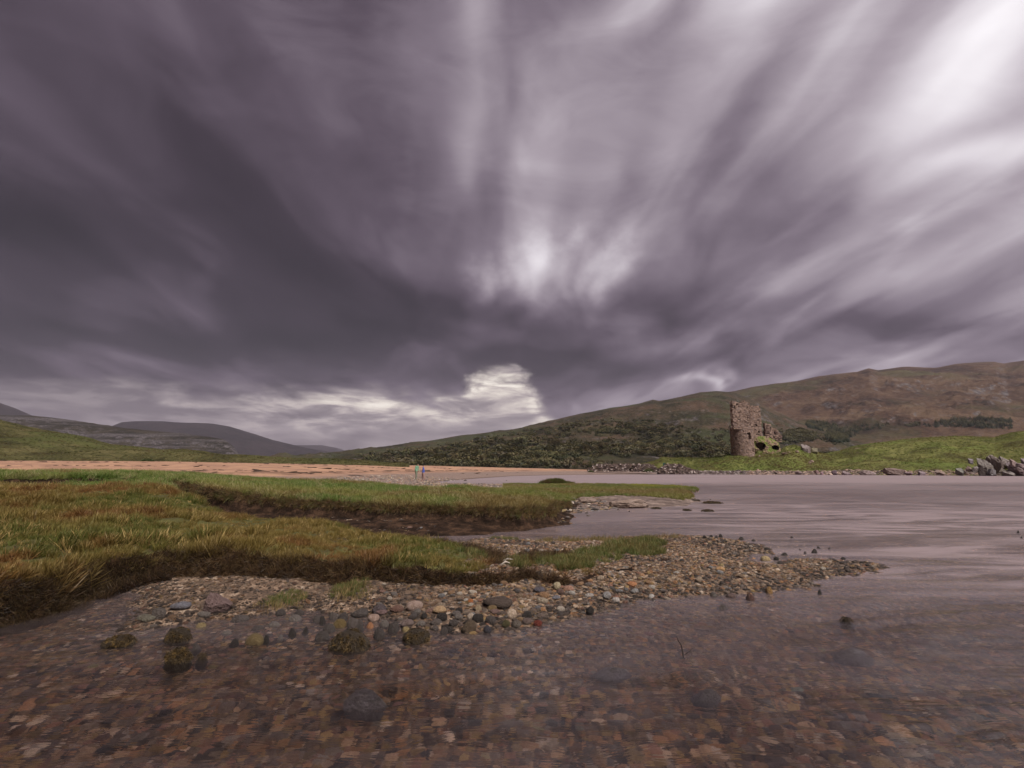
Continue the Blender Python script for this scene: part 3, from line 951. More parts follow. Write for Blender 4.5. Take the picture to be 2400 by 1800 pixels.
CRG = [crag_rock(700 + i) for i in range(8)]
STM = [icorock(i, 2, 5 + i % 5, 0.5 + 0.08 * (i % 4), 0.07) for i in range(12)]
PEB = src_collection('gravel_stone', [icorock(200 + i, 1, 4 + i % 4, 0.5 + 0.07 * (i % 4), 0.05) for i in range(10)])
PAL = np.array([(0.20, 0.175, 0.16), (0.15, 0.125, 0.115), (0.095, 0.08, 0.075), (0.26, 0.18, 0.12), (0.36, 0.22, 0.125), (0.40, 0.31, 0.23),
                (0.52, 0.45, 0.38), (0.24, 0.235, 0.24), (0.28, 0.17, 0.135), (0.60, 0.56, 0.52), (0.34, 0.26, 0.13), (0.05, 0.042, 0.038)])
PNAME = ['grey-brown', 'brown', 'dark brown', 'tan', 'orange', 'buff', 'cream', 'blue-grey', 'pinkish-red', 'white', 'ochre', 'black']


def pal_pick(n, w):
    w = np.array(w, float); w /= w.sum()
    return rng.choice(len(PAL), n, p=w)


W_DRY = [3.4, 3, 1.4, 5, 3.4, 6.5, 4.5, 2.2, 2.4, 1.6, 3, 0.8]
W_WET = [4, 6, 7, 3, 2, 1.6, 0.7, 2, 2, 0.3, 1.5, 7]
W_BED = [3, 5, 3, 6, 6, 4.5, 2.0, 1.5, 4, 0.8, 6, 2.5]


def fan_points(n, u0, u1, y0, y1, power=1.0):
    """random ground points between two sight lines, denser near the camera for power < 2"""
    r = rng.random(n)
    y = (y0 ** (power) + r * (y1 ** power - y0 ** power)) ** (1 / power)
    t = rng.uniform((u0 - 1200) / 1216, (u1 - 1200) / 1216, n)
    return t * y, y


# gravel of the bar
x, y = fan_points(95000, 150, 2200, 4.3, 11.5, 1.2)
h, rg, mk = land(x, y)
k = (((mk['shoal'] > -0.05) & (rng.random(len(x)) < 0.55) & (mk['l1'] < -0.1)) | (rg == 1) & (mk['bar'] > -0.12) & ((mk['l1'] < 0.05) | (x / y > -0.1)))
dark = fbm(x * 0.8, y * 0.8, 3, 300)
sandy = (x / y < -0.35) & (mk['bar'] > 0.25)
k &= rng.random(len(x)) < np.where(sandy, 0.45, 1.0)
x, y, h, dark, mkb = x[k], y[k], h[k], dark[k], mk['bar'][k]
n = len(x)
wet = (h < 0.035) | (dark > 0.45)
ci_ = np.where(wet, pal_pick(n, W_WET), pal_pick(n, W_DRY))
tn = PAL[ci_] * rng.uniform(0.55, 1.4, (n, 1))
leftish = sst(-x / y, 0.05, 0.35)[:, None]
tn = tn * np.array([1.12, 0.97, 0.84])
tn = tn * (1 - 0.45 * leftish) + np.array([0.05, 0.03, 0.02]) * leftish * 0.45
sz = np.exp(rng.normal(-4.28, 0.45, n)) * np.where(x / y > -0.1, 1.15, 0.8)
sz = np.minimum(sz, 0.032)
scl = np.column_stack([sz * rng.uniform(0.8, 1.5, n), sz, sz * rng.uniform(0.6, 1.0, n)])
rot = np.column_stack([rng.normal(0, 0.25, n), rng.normal(0, 0.25, n), rng.uniform(0, 6.28, n)])
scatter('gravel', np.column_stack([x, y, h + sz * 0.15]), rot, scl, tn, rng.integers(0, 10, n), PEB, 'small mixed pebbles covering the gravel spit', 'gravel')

# pebbles lying on the river bed
x, y = fan_points(80000, -600, 3000, 1.6, 9.5, 1.0)
h, rg, mk = land(x, y)
k = (rg == 0) | ((rg == 1) & (h < -0.03))
x, y, h = x[k], y[k], h[k]
n = len(x)
tn = PAL[pal_pick(n, W_BED)] * np.array([1.15, 0.98, 0.85]) * rng.uniform(0.4, 1.6, (n, 1))
sz = np.exp(rng.normal(-3.66, 0.5, n)) * np.clip(0.75 + y * 0.04, 0, 1.1)
sz = np.minimum(sz, np.where(y > 3.5, 0.034, 0.05))
scl = np.column_stack([sz * rng.uniform(0.9, 1.5, n), sz, sz * rng.uniform(0.5, 0.95, n)])
rot = np.column_stack([rng.normal(0, 0.2, n), rng.normal(0, 0.2, n), rng.uniform(0, 6.28, n)])
scatter('river_bed_pebbles', np.column_stack([x, y, h + sz * 0.1]), rot, scl, tn, rng.integers(0, 10, n), PEB, 'mixed pebbles lying under the clear stream water', 'pebbles')

# shingle at the foot of the sand beach, and pale bits on the mud shelf
x, y = fan_points(16000, 200, 1420, 28, 62, 1.4)
h, rg, mk = land(x, y)
k = (rg == 4) & (h < 0.62) & (h > -0.02)
x, y, h = x[k], y[k], h[k]
n = len(x)
tn = PAL[pal_pick(n, [4, 4, 3, 5, 2, 4, 2, 2, 3, 1, 1, 1.5])] * rng.uniform(0.8, 1.2, (n, 1))
sz = np.exp(rng.normal(-2.75, 0.35, n))
scatter('shingle', np.column_stack([x, y, h]), np.column_stack([rng.normal(0, .2, n), rng.normal(0, .2, n), rng.uniform(0, 6.28, n)]),
        np.column_stack([sz * 1.3, sz, sz * 0.7]), tn, rng.integers(0, 10, n), PEB, 'brown shingle along the foot of the sandy beach', 'shingle')
x, y = fan_points(9000, 780, 1600, 10.5, 26, 1.2)
h, rg, mk = land(x, y)
f_ = fbm(x * 1.1, y * 2.2, 3, 310)
k = (((rg == 3) & (h < 0.20) & (f_ > 0.18)) | ((mk['slab'] > -0.5) & (x < 3.4) & (x > 0.9) & (rg != 2))) & (h > -0.06)
x, y, h = x[k], y[k], h[k]
n = len(x)
tn = PAL[pal_pick(n, [3, 4, 3, 4, 2, 4, 2, 2, 1, .6, 2, 2])] * rng.uniform(0.7, 1.1, (n, 1))
sz = np.exp(rng.normal(-3.6, 0.45, n)) * np.where(y > 14, 1.9, 0.8)
scatter('mud_flat_pebbles', np.column_stack([x, y, h]), np.column_stack([rng.normal(0, .2, n), rng.normal(0, .2, n), rng.uniform(0, 6.28, n)]),
        np.column_stack([sz * 1.3, sz, sz * 0.6]), tn, rng.integers(0, 10, n), PEB, 'pale pebbles strewn over the dark mud shelf', 'pebbles')


# ------------------------------------------------------------------ grass
def grass_tint(x, y, green, olive, rust, straw, f1, f2, seed):
    a = sst(fbm(x * f1, y * f1, 3, seed), -0.35 + (0.3 if seed == 400 else 0), 0.35 + (0.3 if seed == 400 else 0))[:, None]
    b = sst(fbm(x * f2, y * f2, 3, seed + 40), 0.05, 0.6)[:, None]
    c = np.array(olive) * (1 - a) + np.array(green) * a
    c = c * (1 - b) + np.array(rust) * b
    s = (rng.random(len(x)) < 0.13)[:, None]
    c = np.where(s, np.array(straw), c)
    return c * rng.uniform(0.75, 1.25, (len(x), 1))


def grass(name, x, y, h, hgt, tint, coll, label, lean=0.3, wid=1.0, cat='grass'):
    n = len(x)
    rot = np.column_stack([rng.normal(0, 0.16, n), rng.normal(lean, 0.15, n), rng.normal(0, 0.5, n)])
    sc = np.column_stack([hgt * wid, hgt * wid, hgt])
    scatter(name, np.column_stack([x, y, h - 0.01]), rot, sc, tint, rng.integers(0, 6, n), coll, label, cat)


# lower ledge
x, y = fan_points(52000, -400, 1600, 4.2, 15.5, 1.15)
h, rg, mk = land(x, y)
k = (mk['l1'] > 0.03) & (rg != 0) & (mk['l2'] < 0.0)
x, y, h, e = x[k], y[k], h[k], mk['l1'][k]
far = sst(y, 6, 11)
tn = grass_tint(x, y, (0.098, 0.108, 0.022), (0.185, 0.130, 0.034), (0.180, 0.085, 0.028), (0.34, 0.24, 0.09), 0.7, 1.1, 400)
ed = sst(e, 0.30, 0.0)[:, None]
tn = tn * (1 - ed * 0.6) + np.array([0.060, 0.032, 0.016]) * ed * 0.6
hg = rng.uniform(0.05, 0.12, len(x)) * (0.85 + 0.8 * fbm(x * 1.5, y * 1.5, 3, 71)) * np.where(x / y < -0.55, 1.6, 1.0)
k = ~((x / y > -0.10) & (fbm(x * 1.6, y * 1.6, 3, 72) < 0.10)) & ~((y < 9) & (fbm(x * 2.6, y * 2.6, 3, 75) < -0.62))
x, y, h, hg, tn = x[k], y[k], h[k], hg[k], tn[k]
hg = np.clip(hg, 0.045, 0.26)
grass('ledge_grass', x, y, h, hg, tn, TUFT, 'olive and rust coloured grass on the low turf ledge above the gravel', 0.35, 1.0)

# upper bank, long green grass
x, y = fan_points(60000, -300, 1420, 11.5, 36, 1.25)
h, rg, mk = land(x, y)
k = (((mk['l2'] > 0.02) | ((mk['l1'] > 0.1) & (y > 14)))) & (rg == 2)
x, y, h, e = x[k], y[k], h[k], mk['l2'][k]
tn = grass_tint(x, y, (0.098, 0.150, 0.028), (0.170, 0.172, 0.042), (0.165, 0.115, 0.038), (0.33, 0.28, 0.14), 0.25, 0.35, 430)
hg = rng.uniform(0.13, 0.24, len(x)) * (1 + 0.3 * fbm(x * 0.8, y * 0.8, 2, 73)) * (1 - 0.35 * sst(x / y, -0.15, 0.1))
grass('bank_grass', x, y, h, hg, tn, LUSH, 'long green grass on top of the undercut peat bank', 0.42, 1.05)

# the grassy spit reaching into the loch
x, y = fan_points(26000, 1180, 1680, 18.5, 38, 1.3)
h, rg, mk = land(x, y)
k = (mk['spit'] > 0.02) & (mk['l2'] < 0.05) & (h > 0.03)
k &= (fbm(x * 0.9, y * 0.9, 3, 74) > -0.55)
x, y, h = x[k], y[k], h[k]
tn = grass_tint(x, y, (0.12, 0.155, 0.038), (0.19, 0.18, 0.05), (0.20, 0.14, 0.055), (0.30, 0.25, 0.12), 0.3, 0.5, 450)
yel = (sst(y, 29, 33) * sst(x, 7, 8.5))[:, None]
tn = tn * (1 - yel) + np.array([0.24, 0.25, 0.035]) * yel
grass('spit_grass', x, y, h, rng.uniform(0.07, 0.15, len(x)), tn, TUFT, 'short yellow-green grass on the low spit in the loch', 0.2, 1.3)

# the taller hummock at the water's edge
cx, cy = gr(1300, 1135, 0.15)
n = 900
a = rng.uniform(0, 6.28, n); r_ = np.sqrt(rng.random(n))
x = cx + 1.15 * np.cos(a) * r_ - 0.1 + np.abs(rng.normal(0, 0.4, n)) * 0.6; y = cy + 0.5 * np.sin(a) * r_
dome = 0.28 * (1 - r_ ** 2) * np.where(x > cx + 0.6, 0.5, 1)
tn = grass_tint(x, y, (0.06, 0.085, 0.02), (0.10, 0.09, 0.03), (0.08, 0.045, 0.02), (0.16, 0.12, 0.05), 0.6, 0.9, 470)
grass('grass_hummock', x, y, 0.12 + dome, rng.uniform(0.15, 0.30, n), tn, TUFT, 'small dark grass hummock at the edge of the far inlet', 0.1, 0.9)


# fringes of dead grass and roots hanging over the peat faces
def fringe(name, n, u0, u1, y0, y1, key, lo, hi, size, tints, label, extra=None, power=1.2):
    x, y = fan_points(n, u0, u1, y0, y1, power)
    h, rg, mk = land(x, y)
    s_ = mk[key]
    k = (s_ > lo) & (s_ < hi)
    if extra is not None:
        k &= extra(x, y, mk, rg)
    x, y, h, s_ = x[k], y[k], h[k], s_[k]
    n = len(x)
    e = 0.04
    h2 = land(x, y - e)[0]; h3 = land(x + e, y)[0]
    gx_, gy_ = (h3 - h) / e, (h - h2) / e
    ang = np.arctan2(-gx_, gy_)          # outward, down the slope
    tilt = rng.uniform(1.1, 2.5, n)
    rot = np.column_stack([tilt, rng.normal(0, 0.2, n), ang + rng.normal(0, 0.4, n)])
    sz = rng.uniform(0.6, 1.2, n) * size
    pick = rng.integers(0, len(tints), n)
    tn = np.array(tints)[pick] * rng.uniform(0.7, 1.3, (n, 1))
    scatter(name, np.column_stack([x, y, h + 0.01]), rot, np.column_stack([sz * 0.8, sz * 0.8, sz]), tn, rng.integers(0, 6, n), DRAPE, label, 'grass')


BRN = [(0.075, 0.042, 0.022), (0.115, 0.064, 0.032), (0.045, 0.026, 0.015), (0.16, 0.10, 0.045), (0.12, 0.10, 0.035)]
DRK = [(0.030, 0.017, 0.010), (0.045, 0.024, 0.014), (0.022, 0.013, 0.009), (0.075, 0.042, 0.022)]
fringe('bank_overhang', 60000, 300, 1360, 10.5, 16.5, 'l2', 0.03, 0.17, 0.13, [(0.13, 0.08, 0.035), (0.17, 0.11, 0.045)] + BRN + [(0.10, 0.10, 0.03)], 'brown dead grass hanging over the dark face of the upper peat bank')
fringe('ledge_overhang', 52000, -300, 1330, 4.2, 8.2, 'l1', -0.10, 0.12, 0.10, [(0.045, 0.025, 0.014), (0.07, 0.038, 0.02), (0.03, 0.017, 0.011), (0.11, 0.065, 0.03)], 'rusty dead grass and roots fraying over the edge of the low ledge')
fringe('ledge_roots', 34000, -300, 430, 4.0, 6.2, 'l1', -0.25, 0.10, 0.11, DRK, 'tangled dark roots and dead grass on the near peat bank at the left')
fringe('ledge_back_edge', 26000, 380, 1260, 8.5, 12.5, 'l1', -0.10, 0.10, 0.10, BRN + [(0.10, 0.085, 0.03)], 'brown grass fringing the back edge of the low ledge')

# clumps and reeds on the gravel and in the shallows
def clumps(name, spots, coll, label, tints, dens=1.0, cat='grass', lean=0.15, wid=0.9):
    X, Y, Hh, T, G = [], [], [], [], []
    for (u, v, ru, rv, cnt, hg) in spots:
        cx, cy = gr(u, v, 0.08)
        x1, y1 = gr(u + ru, v, 0.08); x2, y2 = gr(u, v - rv, 0.08)
        rx = x1 - cx; ry = y2 - cy
        n = int(cnt * dens)
        a = rng.uniform(0, 6.28, n); q = np.sqrt(rng.random(n))
        x = cx + rx * np.cos(a) * q; y = cy + ry * np.sin(a) * q
        X.append(x); Y.append(y); G.append(rng.uniform(0.6, 1.1, n) * hg * (1.05 - 0.4 * q))
    x = np.concatenate(X); y = np.concatenate(Y); g = np.concatenate(G)
    h = land(x, y)[0]
    pick = rng.integers(0, len(tints), len(x))
    tn = np.array(tints)[pick] * rng.uniform(0.75, 1.25, (len(x), 1))
    grass(name, x, y, np.maximum(h, -0.05), g, tn, coll, label, lean, wid, cat)


GRN = [(0.10, 0.12, 0.034), (0.13, 0.13, 0.042), (0.08, 0.10, 0.03), (0.18, 0.14, 0.055)]
clumps('green_tussocks', [(1480, 1290, 70, 16, 260, 0.17), (1400, 1305, 60, 16, 170, 0.14), (1340, 1325, 55, 12, 160, 0.16), (1330, 1338, 25, 7, 70, 0.17), (1210, 1330, 30, 14, 80, 0.17),
       (1520, 1275, 40, 8, 90, 0.15), (1280, 1318, 60, 14, 130, 0.12), (1110, 1325, 40, 12, 60, 0.14), (820, 1378, 45, 14, 70, 0.10), (670, 1392, 50, 14, 70, 0.085), (1180, 1262, 40, 5, 60, 0.10)],
       TUFT, 'green grass clumps growing out of the gravel spit', GRN, 1.3)
clumps('dry_reeds', [(1350, 1262, 90, 7, 200, 0.16), (1420, 1266, 60, 5, 120, 0.14), (1560, 1262, 40, 5, 60, 0.13), (1290, 1268, 60, 6, 70, 0.12), (660, 1400, 60, 14, 50, 0.12), (830, 1385, 50, 14, 50, 0.14)],
       REED, 'thin straw coloured reeds standing in the shallows behind the gravel', [(0.26, 0.18, 0.08), (0.20, 0.13, 0.06), (0.14, 0.13, 0.05)], 1.0, 'reeds', 0.05, 1.2)

# rough growth on dunes, knoll and headland
def sample_form(g, n, lo, hi, pw=0.6):
    xv, yv, z, us = g
    nr_ = xv.shape[0]
    live = int(nr_ / (1 + 1 / 6.0)) - 1
    i = (rng.random(n) ** (1 / pw) * 0 + rng.uniform(0, 1, n)) * (live - 2)
    j = rng.uniform(0, xv.shape[1] - 2, n)
    i0 = i.astype(int); j0 = j.astype(int); fi = i - i0; fj = j - j0
    def bl(A):
        return A[i0, j0] * (1 - fi) * (1 - fj) + A[i0 + 1, j0] * fi * (1 - fj) + A[i0, j0 + 1] * (1 - fi) * fj + A[i0 + 1, j0 + 1] * fi * fj
    return bl(xv), bl(yv), bl(z), us[j0], i / live


for nm, g, n, sc_, tts, lb_ in (('knoll_grass', kng, 15000, 0.55, ((0.085, 0.11, 0.026), (0.135, 0.13, 0.038), (0.12, 0.085, 0.035), (0.17, 0.15, 0.06)), 'rough green grass covering the castle knoll'),
                           ('dune_grass', dng, 16000, 0.62, ((0.055, 0.060, 0.020), (0.090, 0.080, 0.030), (0.10, 0.072, 0.032), (0.17, 0.14, 0.065)), 'tall olive grass covering the dunes behind the beach'),
                           ('headland_grass', hdg, 17000, 0.6, ((0.085, 0.115, 0.024), (0.15, 0.145, 0.04), (0.13, 0.10, 0.04), (0.17, 0.15, 0.06)), 'bright green grass covering the low headland')):
    x, y, z, us, tt_ = sample_form(g, n, 0, 1)
    k = (z > 0.9)
    x, y, z = x[k], y[k], z[k]
    tn = grass_tint(x, y, *tts, 0.11, 0.13, 500)
    grass(nm, x, y, z - 0.05, rng.uniform(0.25, 0.6, len(x)) * sc_, tn, TUFT, lb_, 0.1, 1.7)
DG = None


# ------------------------------------------------------------------ stones one can tell apart
STW = []
for me in STM:
    m2 = me.copy(); m2.materials.clear(); m2.materials.append(M['wet']); STW.append(m2)
G_, B_, D_, T_, O_, U_, W_, S_, R_, WH, OC, K_ = range(12)
srng = random.Random(11)


def ground_px(u, v):
    z = 0.03
    for _ in range(6):
        x, y = gr(u, v, max(z, 0.0))
        z = float(land(np.array([x]), np.array([y]))[0][0])
    return x, y, z


def stone(name, u, v, w, h, ci, label, cat='stone', group=None, wet=False, var=None, tint=None, tilt=0.15, dz=None, ground=None, big=False):
    x, y, z = ground_px(u, v) if ground is None else ground
    zb = max(z, 0.0)
    Wd = w / 1216.0 * y
    Hd = h / 1216.0 * y
    var = srng.randrange(12) if var is None else var
    me = CRG[var % 8] if big else (STW if wet else STM)[var]
    o = bpy.data.objects.new(name, me)
    col.objects.link(o)
    fl = max(vv.co.z for vv in me.vertices)
    sx = Wd / 1.75
    bury = (zb - z) if ground is None else 0
    top = zb + Hd
    bot = z - 0.15 * Hd
    szc = (top - bot) / 2
    o.location = (x, y + sx * 0.5, (top + bot) / 2)
    o.scale = (sx, sx * srng.uniform(0.7, 0.95), szc / fl)
    o.rotation_euler = (srng.uniform(-tilt, tilt), srng.uniform(-tilt, tilt), srng.uniform(-0.5, 0.5))
    c = np.array(PAL[ci] if tint is None else tint) * srng.uniform(0.9, 1.15)
    o['tint'] = [float(c[0]), float(c[1]), float(c[2])]
    o['label'] = label; o['category'] = cat
    if group: o['group'] = group
    return o


KEY = [
    ('boulder', 497, 1441, 76, 40, B_, 'angular purple-brown boulder lying at the left end of the gravel', 3, (0.16, 0.105, 0.10)),
    ('slab_stone', 415, 1431, 40, 17, S_, 'flat blue-grey slab lying left of the purple-brown boulder', 4, (0.17, 0.165, 0.19)),
    ('stone', 366, 1453, 26, 25, G_, 'rounded grey stone standing between the blue-grey slab and a half sunk pale slab', 1, (0.13, 0.11, 0.10)),
    ('slab_stone', 335, 1459, 36, 15, G_, 'pale greenish slab half sunk in the water under the dark peat bank', 8, (0.17, 0.155, 0.12)),
    ('stone', 466, 1470, 24, 8, OC, 'small ochre stone in the water below the purple-brown boulder', 5, None),
    ('stone', 591, 1512, 36, 23, OC, 'ochre wedge shaped stone standing in the stream left of the largest weedy rock', 6, (0.17, 0.125, 0.06)),
    ('slab_stone', 840, 1447, 36, 17, D_, 'dark olive slab in the shallows behind the largest weedy rock', 4, None),
    ('stone', 874, 1457, 26, 15, R_, 'pinkish-white stone resting right of the dark olive slab', 2, (0.42, 0.30, 0.25)),
    ('stone', 866, 1472, 17, 12, O_, 'small orange stone in front of the pinkish-white one', 7, (0.42, 0.20, 0.10)),
    ('slab_stone', 793, 1472, 28, 18, OC, 'tilted ochre-brown slab left of the dark olive slab', 10, (0.17, 0.12, 0.05)),
    ('stone', 886, 1441, 30, 21, D_, 'dark rounded stone with a pink stone leaning in front of it', 9, (0.10, 0.08, 0.085)),
    ('stone', 893, 1443, 26, 11, R_, 'smooth pink stone leaning in front of a dark rounded stone', 2, (0.24, 0.16, 0.155)),
    ('stone', 928, 1437, 32, 15, R_, 'reddish-brown rounded stone between the dark rounded stone and the pale pink one', 0, (0.20, 0.115, 0.09)),
    ('stone', 970, 1433, 33, 21, W_, 'large pale pink stone at the water edge, top of its row', 1, (0.46, 0.34, 0.29)),
    ('stone', 1030, 1438, 29, 15, W_, 'smooth bright buff stone with a dark underside in the wet gravel', 7, (0.62, 0.43, 0.26)),
    ('stone', 1035, 1424, 16, 10, U_, 'small buff stone just behind the smooth bright buff one', 3, None),
    ('stone', 953, 1470, 28, 15, R_, 'grey stone with a pink cap in the shallows behind the smaller weedy rock', 6, (0.24, 0.18, 0.165)),
    ('stone', 949, 1480, 17, 9, OC, 'small ochre stone right behind the smaller weedy rock', 5, None),
    ('stone', 813, 1487, 13, 17, K_, 'small upright black stone just behind the largest weedy rock', 11, None),
    ('stone', 683, 1493, 18, 18, K_, 'pointed black stone standing in the shallows at the left of the scattered stones', 8, None),
    ('stone', 1261, 1469, 20, 13, R_, 'wet dark red stone alone in the water right of the scattered stones', 2, (0.20, 0.045, 0.03)),
    ('stone', 1199, 1451, 21, 21, W_, 'tall cream stone with a brown foot at the water edge', 1, (0.58, 0.46, 0.36)),
    ('stone', 1235, 1451, 25, 15, K_, 'black knobbly stone right of the tall cream stone', 9, None),
    ('stone', 1237, 1464, 24, 12, B_, 'grey-brown stone in front of the black knobbly one', 0, (0.19, 0.14, 0.125)),
    ('stone', 1186, 1474, 18, 18, OC, 'greenish block standing in the water below the tall cream stone', 6, (0.12, 0.105, 0.05)),
    ('stone', 1210, 1473, 21, 15, G_, 'lumpy grey stone in the water right of the greenish block', 5, (0.15, 0.125, 0.105)),
    ('stone', 1098, 1486, 34, 26, D_, 'rough brown barnacled stone at the tip of the scattered stones', 9, (0.11, 0.08, 0.055)),
    ('stone', 1142, 1486, 18, 17, S_, 'dark slate stone right of the rough brown barnacled one', 10, (0.075, 0.07, 0.085)),
    ('stone', 1120, 1459, 24, 17, K_, 'squat black stone left of the tall cream stone', 3, None),
    ('stone', 1103, 1453, 15, 14, W_, 'small cream stone touching the squat black one', 1, (0.55, 0.45, 0.37)),
    ('stone', 1160, 1441, 23, 11, R_, 'flat pinkish stone in front of the long dark slab', 2, (0.27, 0.175, 0.155)),
    ('slab_stone', 1166, 1427, 62, 23, D_, 'long dark slab with a rounded back sunk in the wet gravel', 4, (0.075, 0.055, 0.045)),
    ('stone', 1153, 1433, 21, 12, OC, 'ochre slab stone leaning on the long dark slab', 10, (0.26, 0.18, 0.09)),
    ('stone', 1121, 1434, 15, 14, U_, 'upright buff stone left of the long dark slab', 7, (0.42, 0.33, 0.22)),
    ('stone', 1103, 1414, 11, 9, O_, 'small bright orange stone on the dark wet gravel', 3, (0.50, 0.18, 0.06)),
    ('stone', 1265, 1388, 27, 12, S_, 'dark blue-grey stone on the gravel below the green tussocks', 0, (0.11, 0.10, 0.12)),
    ('stone', 1306, 1382, 18, 18, W_, 'round cream stone with an ochre foot on the middle of the gravel', 2, (0.56, 0.47, 0.31)),
    ('stone', 1275, 1404, 24, 14, T_, 'tan wedge shaped stone below the dark blue-grey one', 10, (0.33, 0.19, 0.10)),
    ('slab_stone', 1303, 1403, 21, 8, S_, 'flat blue-grey slab stone right of the tan wedge', 4, (0.24, 0.235, 0.27)),
    ('stone', 1333, 1387, 25, 12, R_, 'salmon pink stone right of the round cream stone', 5, (0.46, 0.26, 0.185)),
    ('stone', 1314, 1395, 15, 14, B_, 'brown tilted stone between the round cream and the salmon pink ones', 8, (0.18, 0.11, 0.09)),
    ('stone', 1341, 1395, 15, 9, WH, 'small white stone in front of the salmon pink one', 1, None),
    ('stone', 1382, 1401, 21, 9, WH, 'long grey-white stone on the lower edge of the gravel', 4, (0.45, 0.41, 0.38)),
    ('stone', 1424, 1406, 20, 17, S_, 'blocky pale blue-grey stone near the lower edge of the gravel', 6, (0.32, 0.31, 0.31)),
    ('stone', 1445, 1414, 16, 12, WH, 'pointed white stone right of the blocky pale blue-grey one', 3, (0.66, 0.60, 0.56)),
    ('stone', 1272, 1434, 15, 9, O_, 'orange-buff block at the water edge beside a slate stone', 7, (0.45, 0.25, 0.13)),
    ('stone', 1260, 1431, 16, 10, S_, 'smooth slate stone left of the orange-buff block', 0, (0.19, 0.185, 0.20)),
    ('stone', 1272, 1416, 23, 13, U_, 'large buff stone above the slate and orange-buff pair', 1, (0.40, 0.33, 0.25)),
    ('stone', 1312, 1446, 16, 12, D_, 'dark triangular stone at the water edge right of the orange-buff block', 11, None),
    ('stone', 1483, 1377, 23, 12, O_, 'bright orange stone near the lower edge of the widest gravel', 2, (0.50, 0.23, 0.11)),
    ('stone', 1505, 1353, 14, 8, O_, 'small peach stone above the bright orange one', 5, (0.46, 0.27, 0.15)),
    ('stone', 1489, 1395, 19, 10, S_, 'pale grey stone below the bright orange one', 0, (0.34, 0.33, 0.33)),
    ('stone', 1528, 1404, 15, 9, WH, 'white stone at the lowest edge of the gravel left of the bar tip', 9, (0.60, 0.57, 0.55)),
    ('stone', 1529, 1377, 14, 9, WH, 'white faceted stone right of the bright orange one', 3, (0.58, 0.53, 0.48)),
    ('stone', 1691, 1341, 20, 12, O_, 'large peach-orange stone on the gravel beside the small pool', 6, (0.56, 0.34, 0.17)),
    ('stone', 1797, 1314, 19, 10, U_, 'pale yellow stone at the mouth of the small pool', 1, (0.46, 0.35, 0.19)),
    ('stone', 1805, 1390, 14, 13, O_, 'orange-brown block standing in the water below the bar tip', 5, (0.38, 0.22, 0.08)),
    ('stone', 1716, 1400, 21, 9, B_, 'flat brown stone at the water edge below the gravel', 4, (0.15, 0.10, 0.09)),
    ('stone', 1761, 1405, 17, 14, R_, 'dark reddish stone standing in the water below the gravel', 8, (0.13, 0.065, 0.05)),
    ('stone', 1922, 1394, 10, 12, K_, 'small black stone alone in the stream below the bar tip', 11, None),
    ('stone', 1911, 1298, 14, 11, K_, 'black diamond shaped stone in the lake above the bar tip', 10, None),
    ('stone', 1979, 1323, 14, 7, D_, 'dark flat stone on the outermost end of the bar', 4, None),
]
for nm, u, v, w, h, ci, lb_, var, tc_ in KEY:
    stone(nm, u, v, w, h, ci, lb_, wet=(v > 1425 or ci in (K_, D_)), var=var, tint=tc_, tilt=0.10, big=(nm == 'boulder'))
TOLABEL = []
CNM = {K_: 'black', D_: 'dark brown', B_: 'brown', G_: 'grey-brown'}
DKS = [(545, 1512, 20, 8), (622, 1507, 12, 11), (457, 1521, 20, 8), (526, 1489, 26, 5), (558, 1456, 36, 7), (473, 1448, 28, 7), (825, 1470, 24, 14), (843, 1468, 12, 11),
       (900, 1469, 20, 9), (920, 1482, 24, 14), (752, 1500, 30, 12), (768, 1483, 28, 12), (714, 1485, 14, 9), (655, 1500, 12, 7), (688, 1458, 27, 9), (741, 1459, 23, 9),
       (754, 1465, 13, 12), (781, 1452, 21, 10), (801, 1453, 21, 10), (887, 1498, 23, 17), (976, 1442, 18, 8), (966, 1455, 20, 11), (993, 1452, 14, 8), (1035, 1456, 23, 11),
       (1040, 1489, 15, 11), (1021, 1467, 26, 8), (1384, 1441, 18, 12), (1674, 1399, 15, 7), (1696, 1427, 24, 5), (600, 1478, 24, 6), (640, 1470, 22, 7), (985, 1470, 20, 8),
       (1062, 1470, 20, 10), (1075, 1455, 18, 9), (1075, 1440, 16, 9), (1020, 1480, 14, 7), (700, 1440, 20, 6), (655, 1440, 22, 6), (840, 1480, 18, 9), (1150, 1465, 22, 12), (1050, 1485, 18, 9)]
for u, v, w, h in DKS:
    h = h * 1.35 + 2
    cc = srng.choice([K_, D_, D_, B_, G_])
    o = stone('stone', u, v, w, h, cc, 'dark wet stone poking out of the shallows beside the gravel', group='dark stones in the near shallows', wet=True)
    TOLABEL.append((o, (u, v, '%swet %s stone in the shallows' % ('flat ' if w > 2.3 * h else '', CNM[cc]))))
for u, v, w, h in [(1840, 1302, 14, 6), (1922, 1286, 9, 6), (1888, 1299, 8, 6), (1978, 1311, 11, 5), (1738, 1265, 13, 7), (1856, 1261, 8, 4), (1830, 1325, 10, 10), (1821, 1313, 10, 8),
                   (1590, 1258, 8, 6), (1652, 1262, 8, 7), (1668, 1262, 8, 8), (1680, 1265, 9, 10), (1690, 1263, 8, 11), (1700, 1272, 12, 6), (1768, 1269, 8, 5), (1800, 1290, 12, 6),
                   (1878, 1290, 8, 4), (1945, 1287, 7, 4), (2020, 1322, 9, 6), (2035, 1330, 9, 5), (1985, 1335, 10, 6), (1500, 1262, 8, 5), (2390, 1250, 9, 7), (2395, 1262, 7, 5)]:
    stone('stone', u, v, w, h, srng.choice([K_, K_, D_]), 'small black stone breaking the lake surface around the bar tip', group='black stones around the bar tip', wet=True)
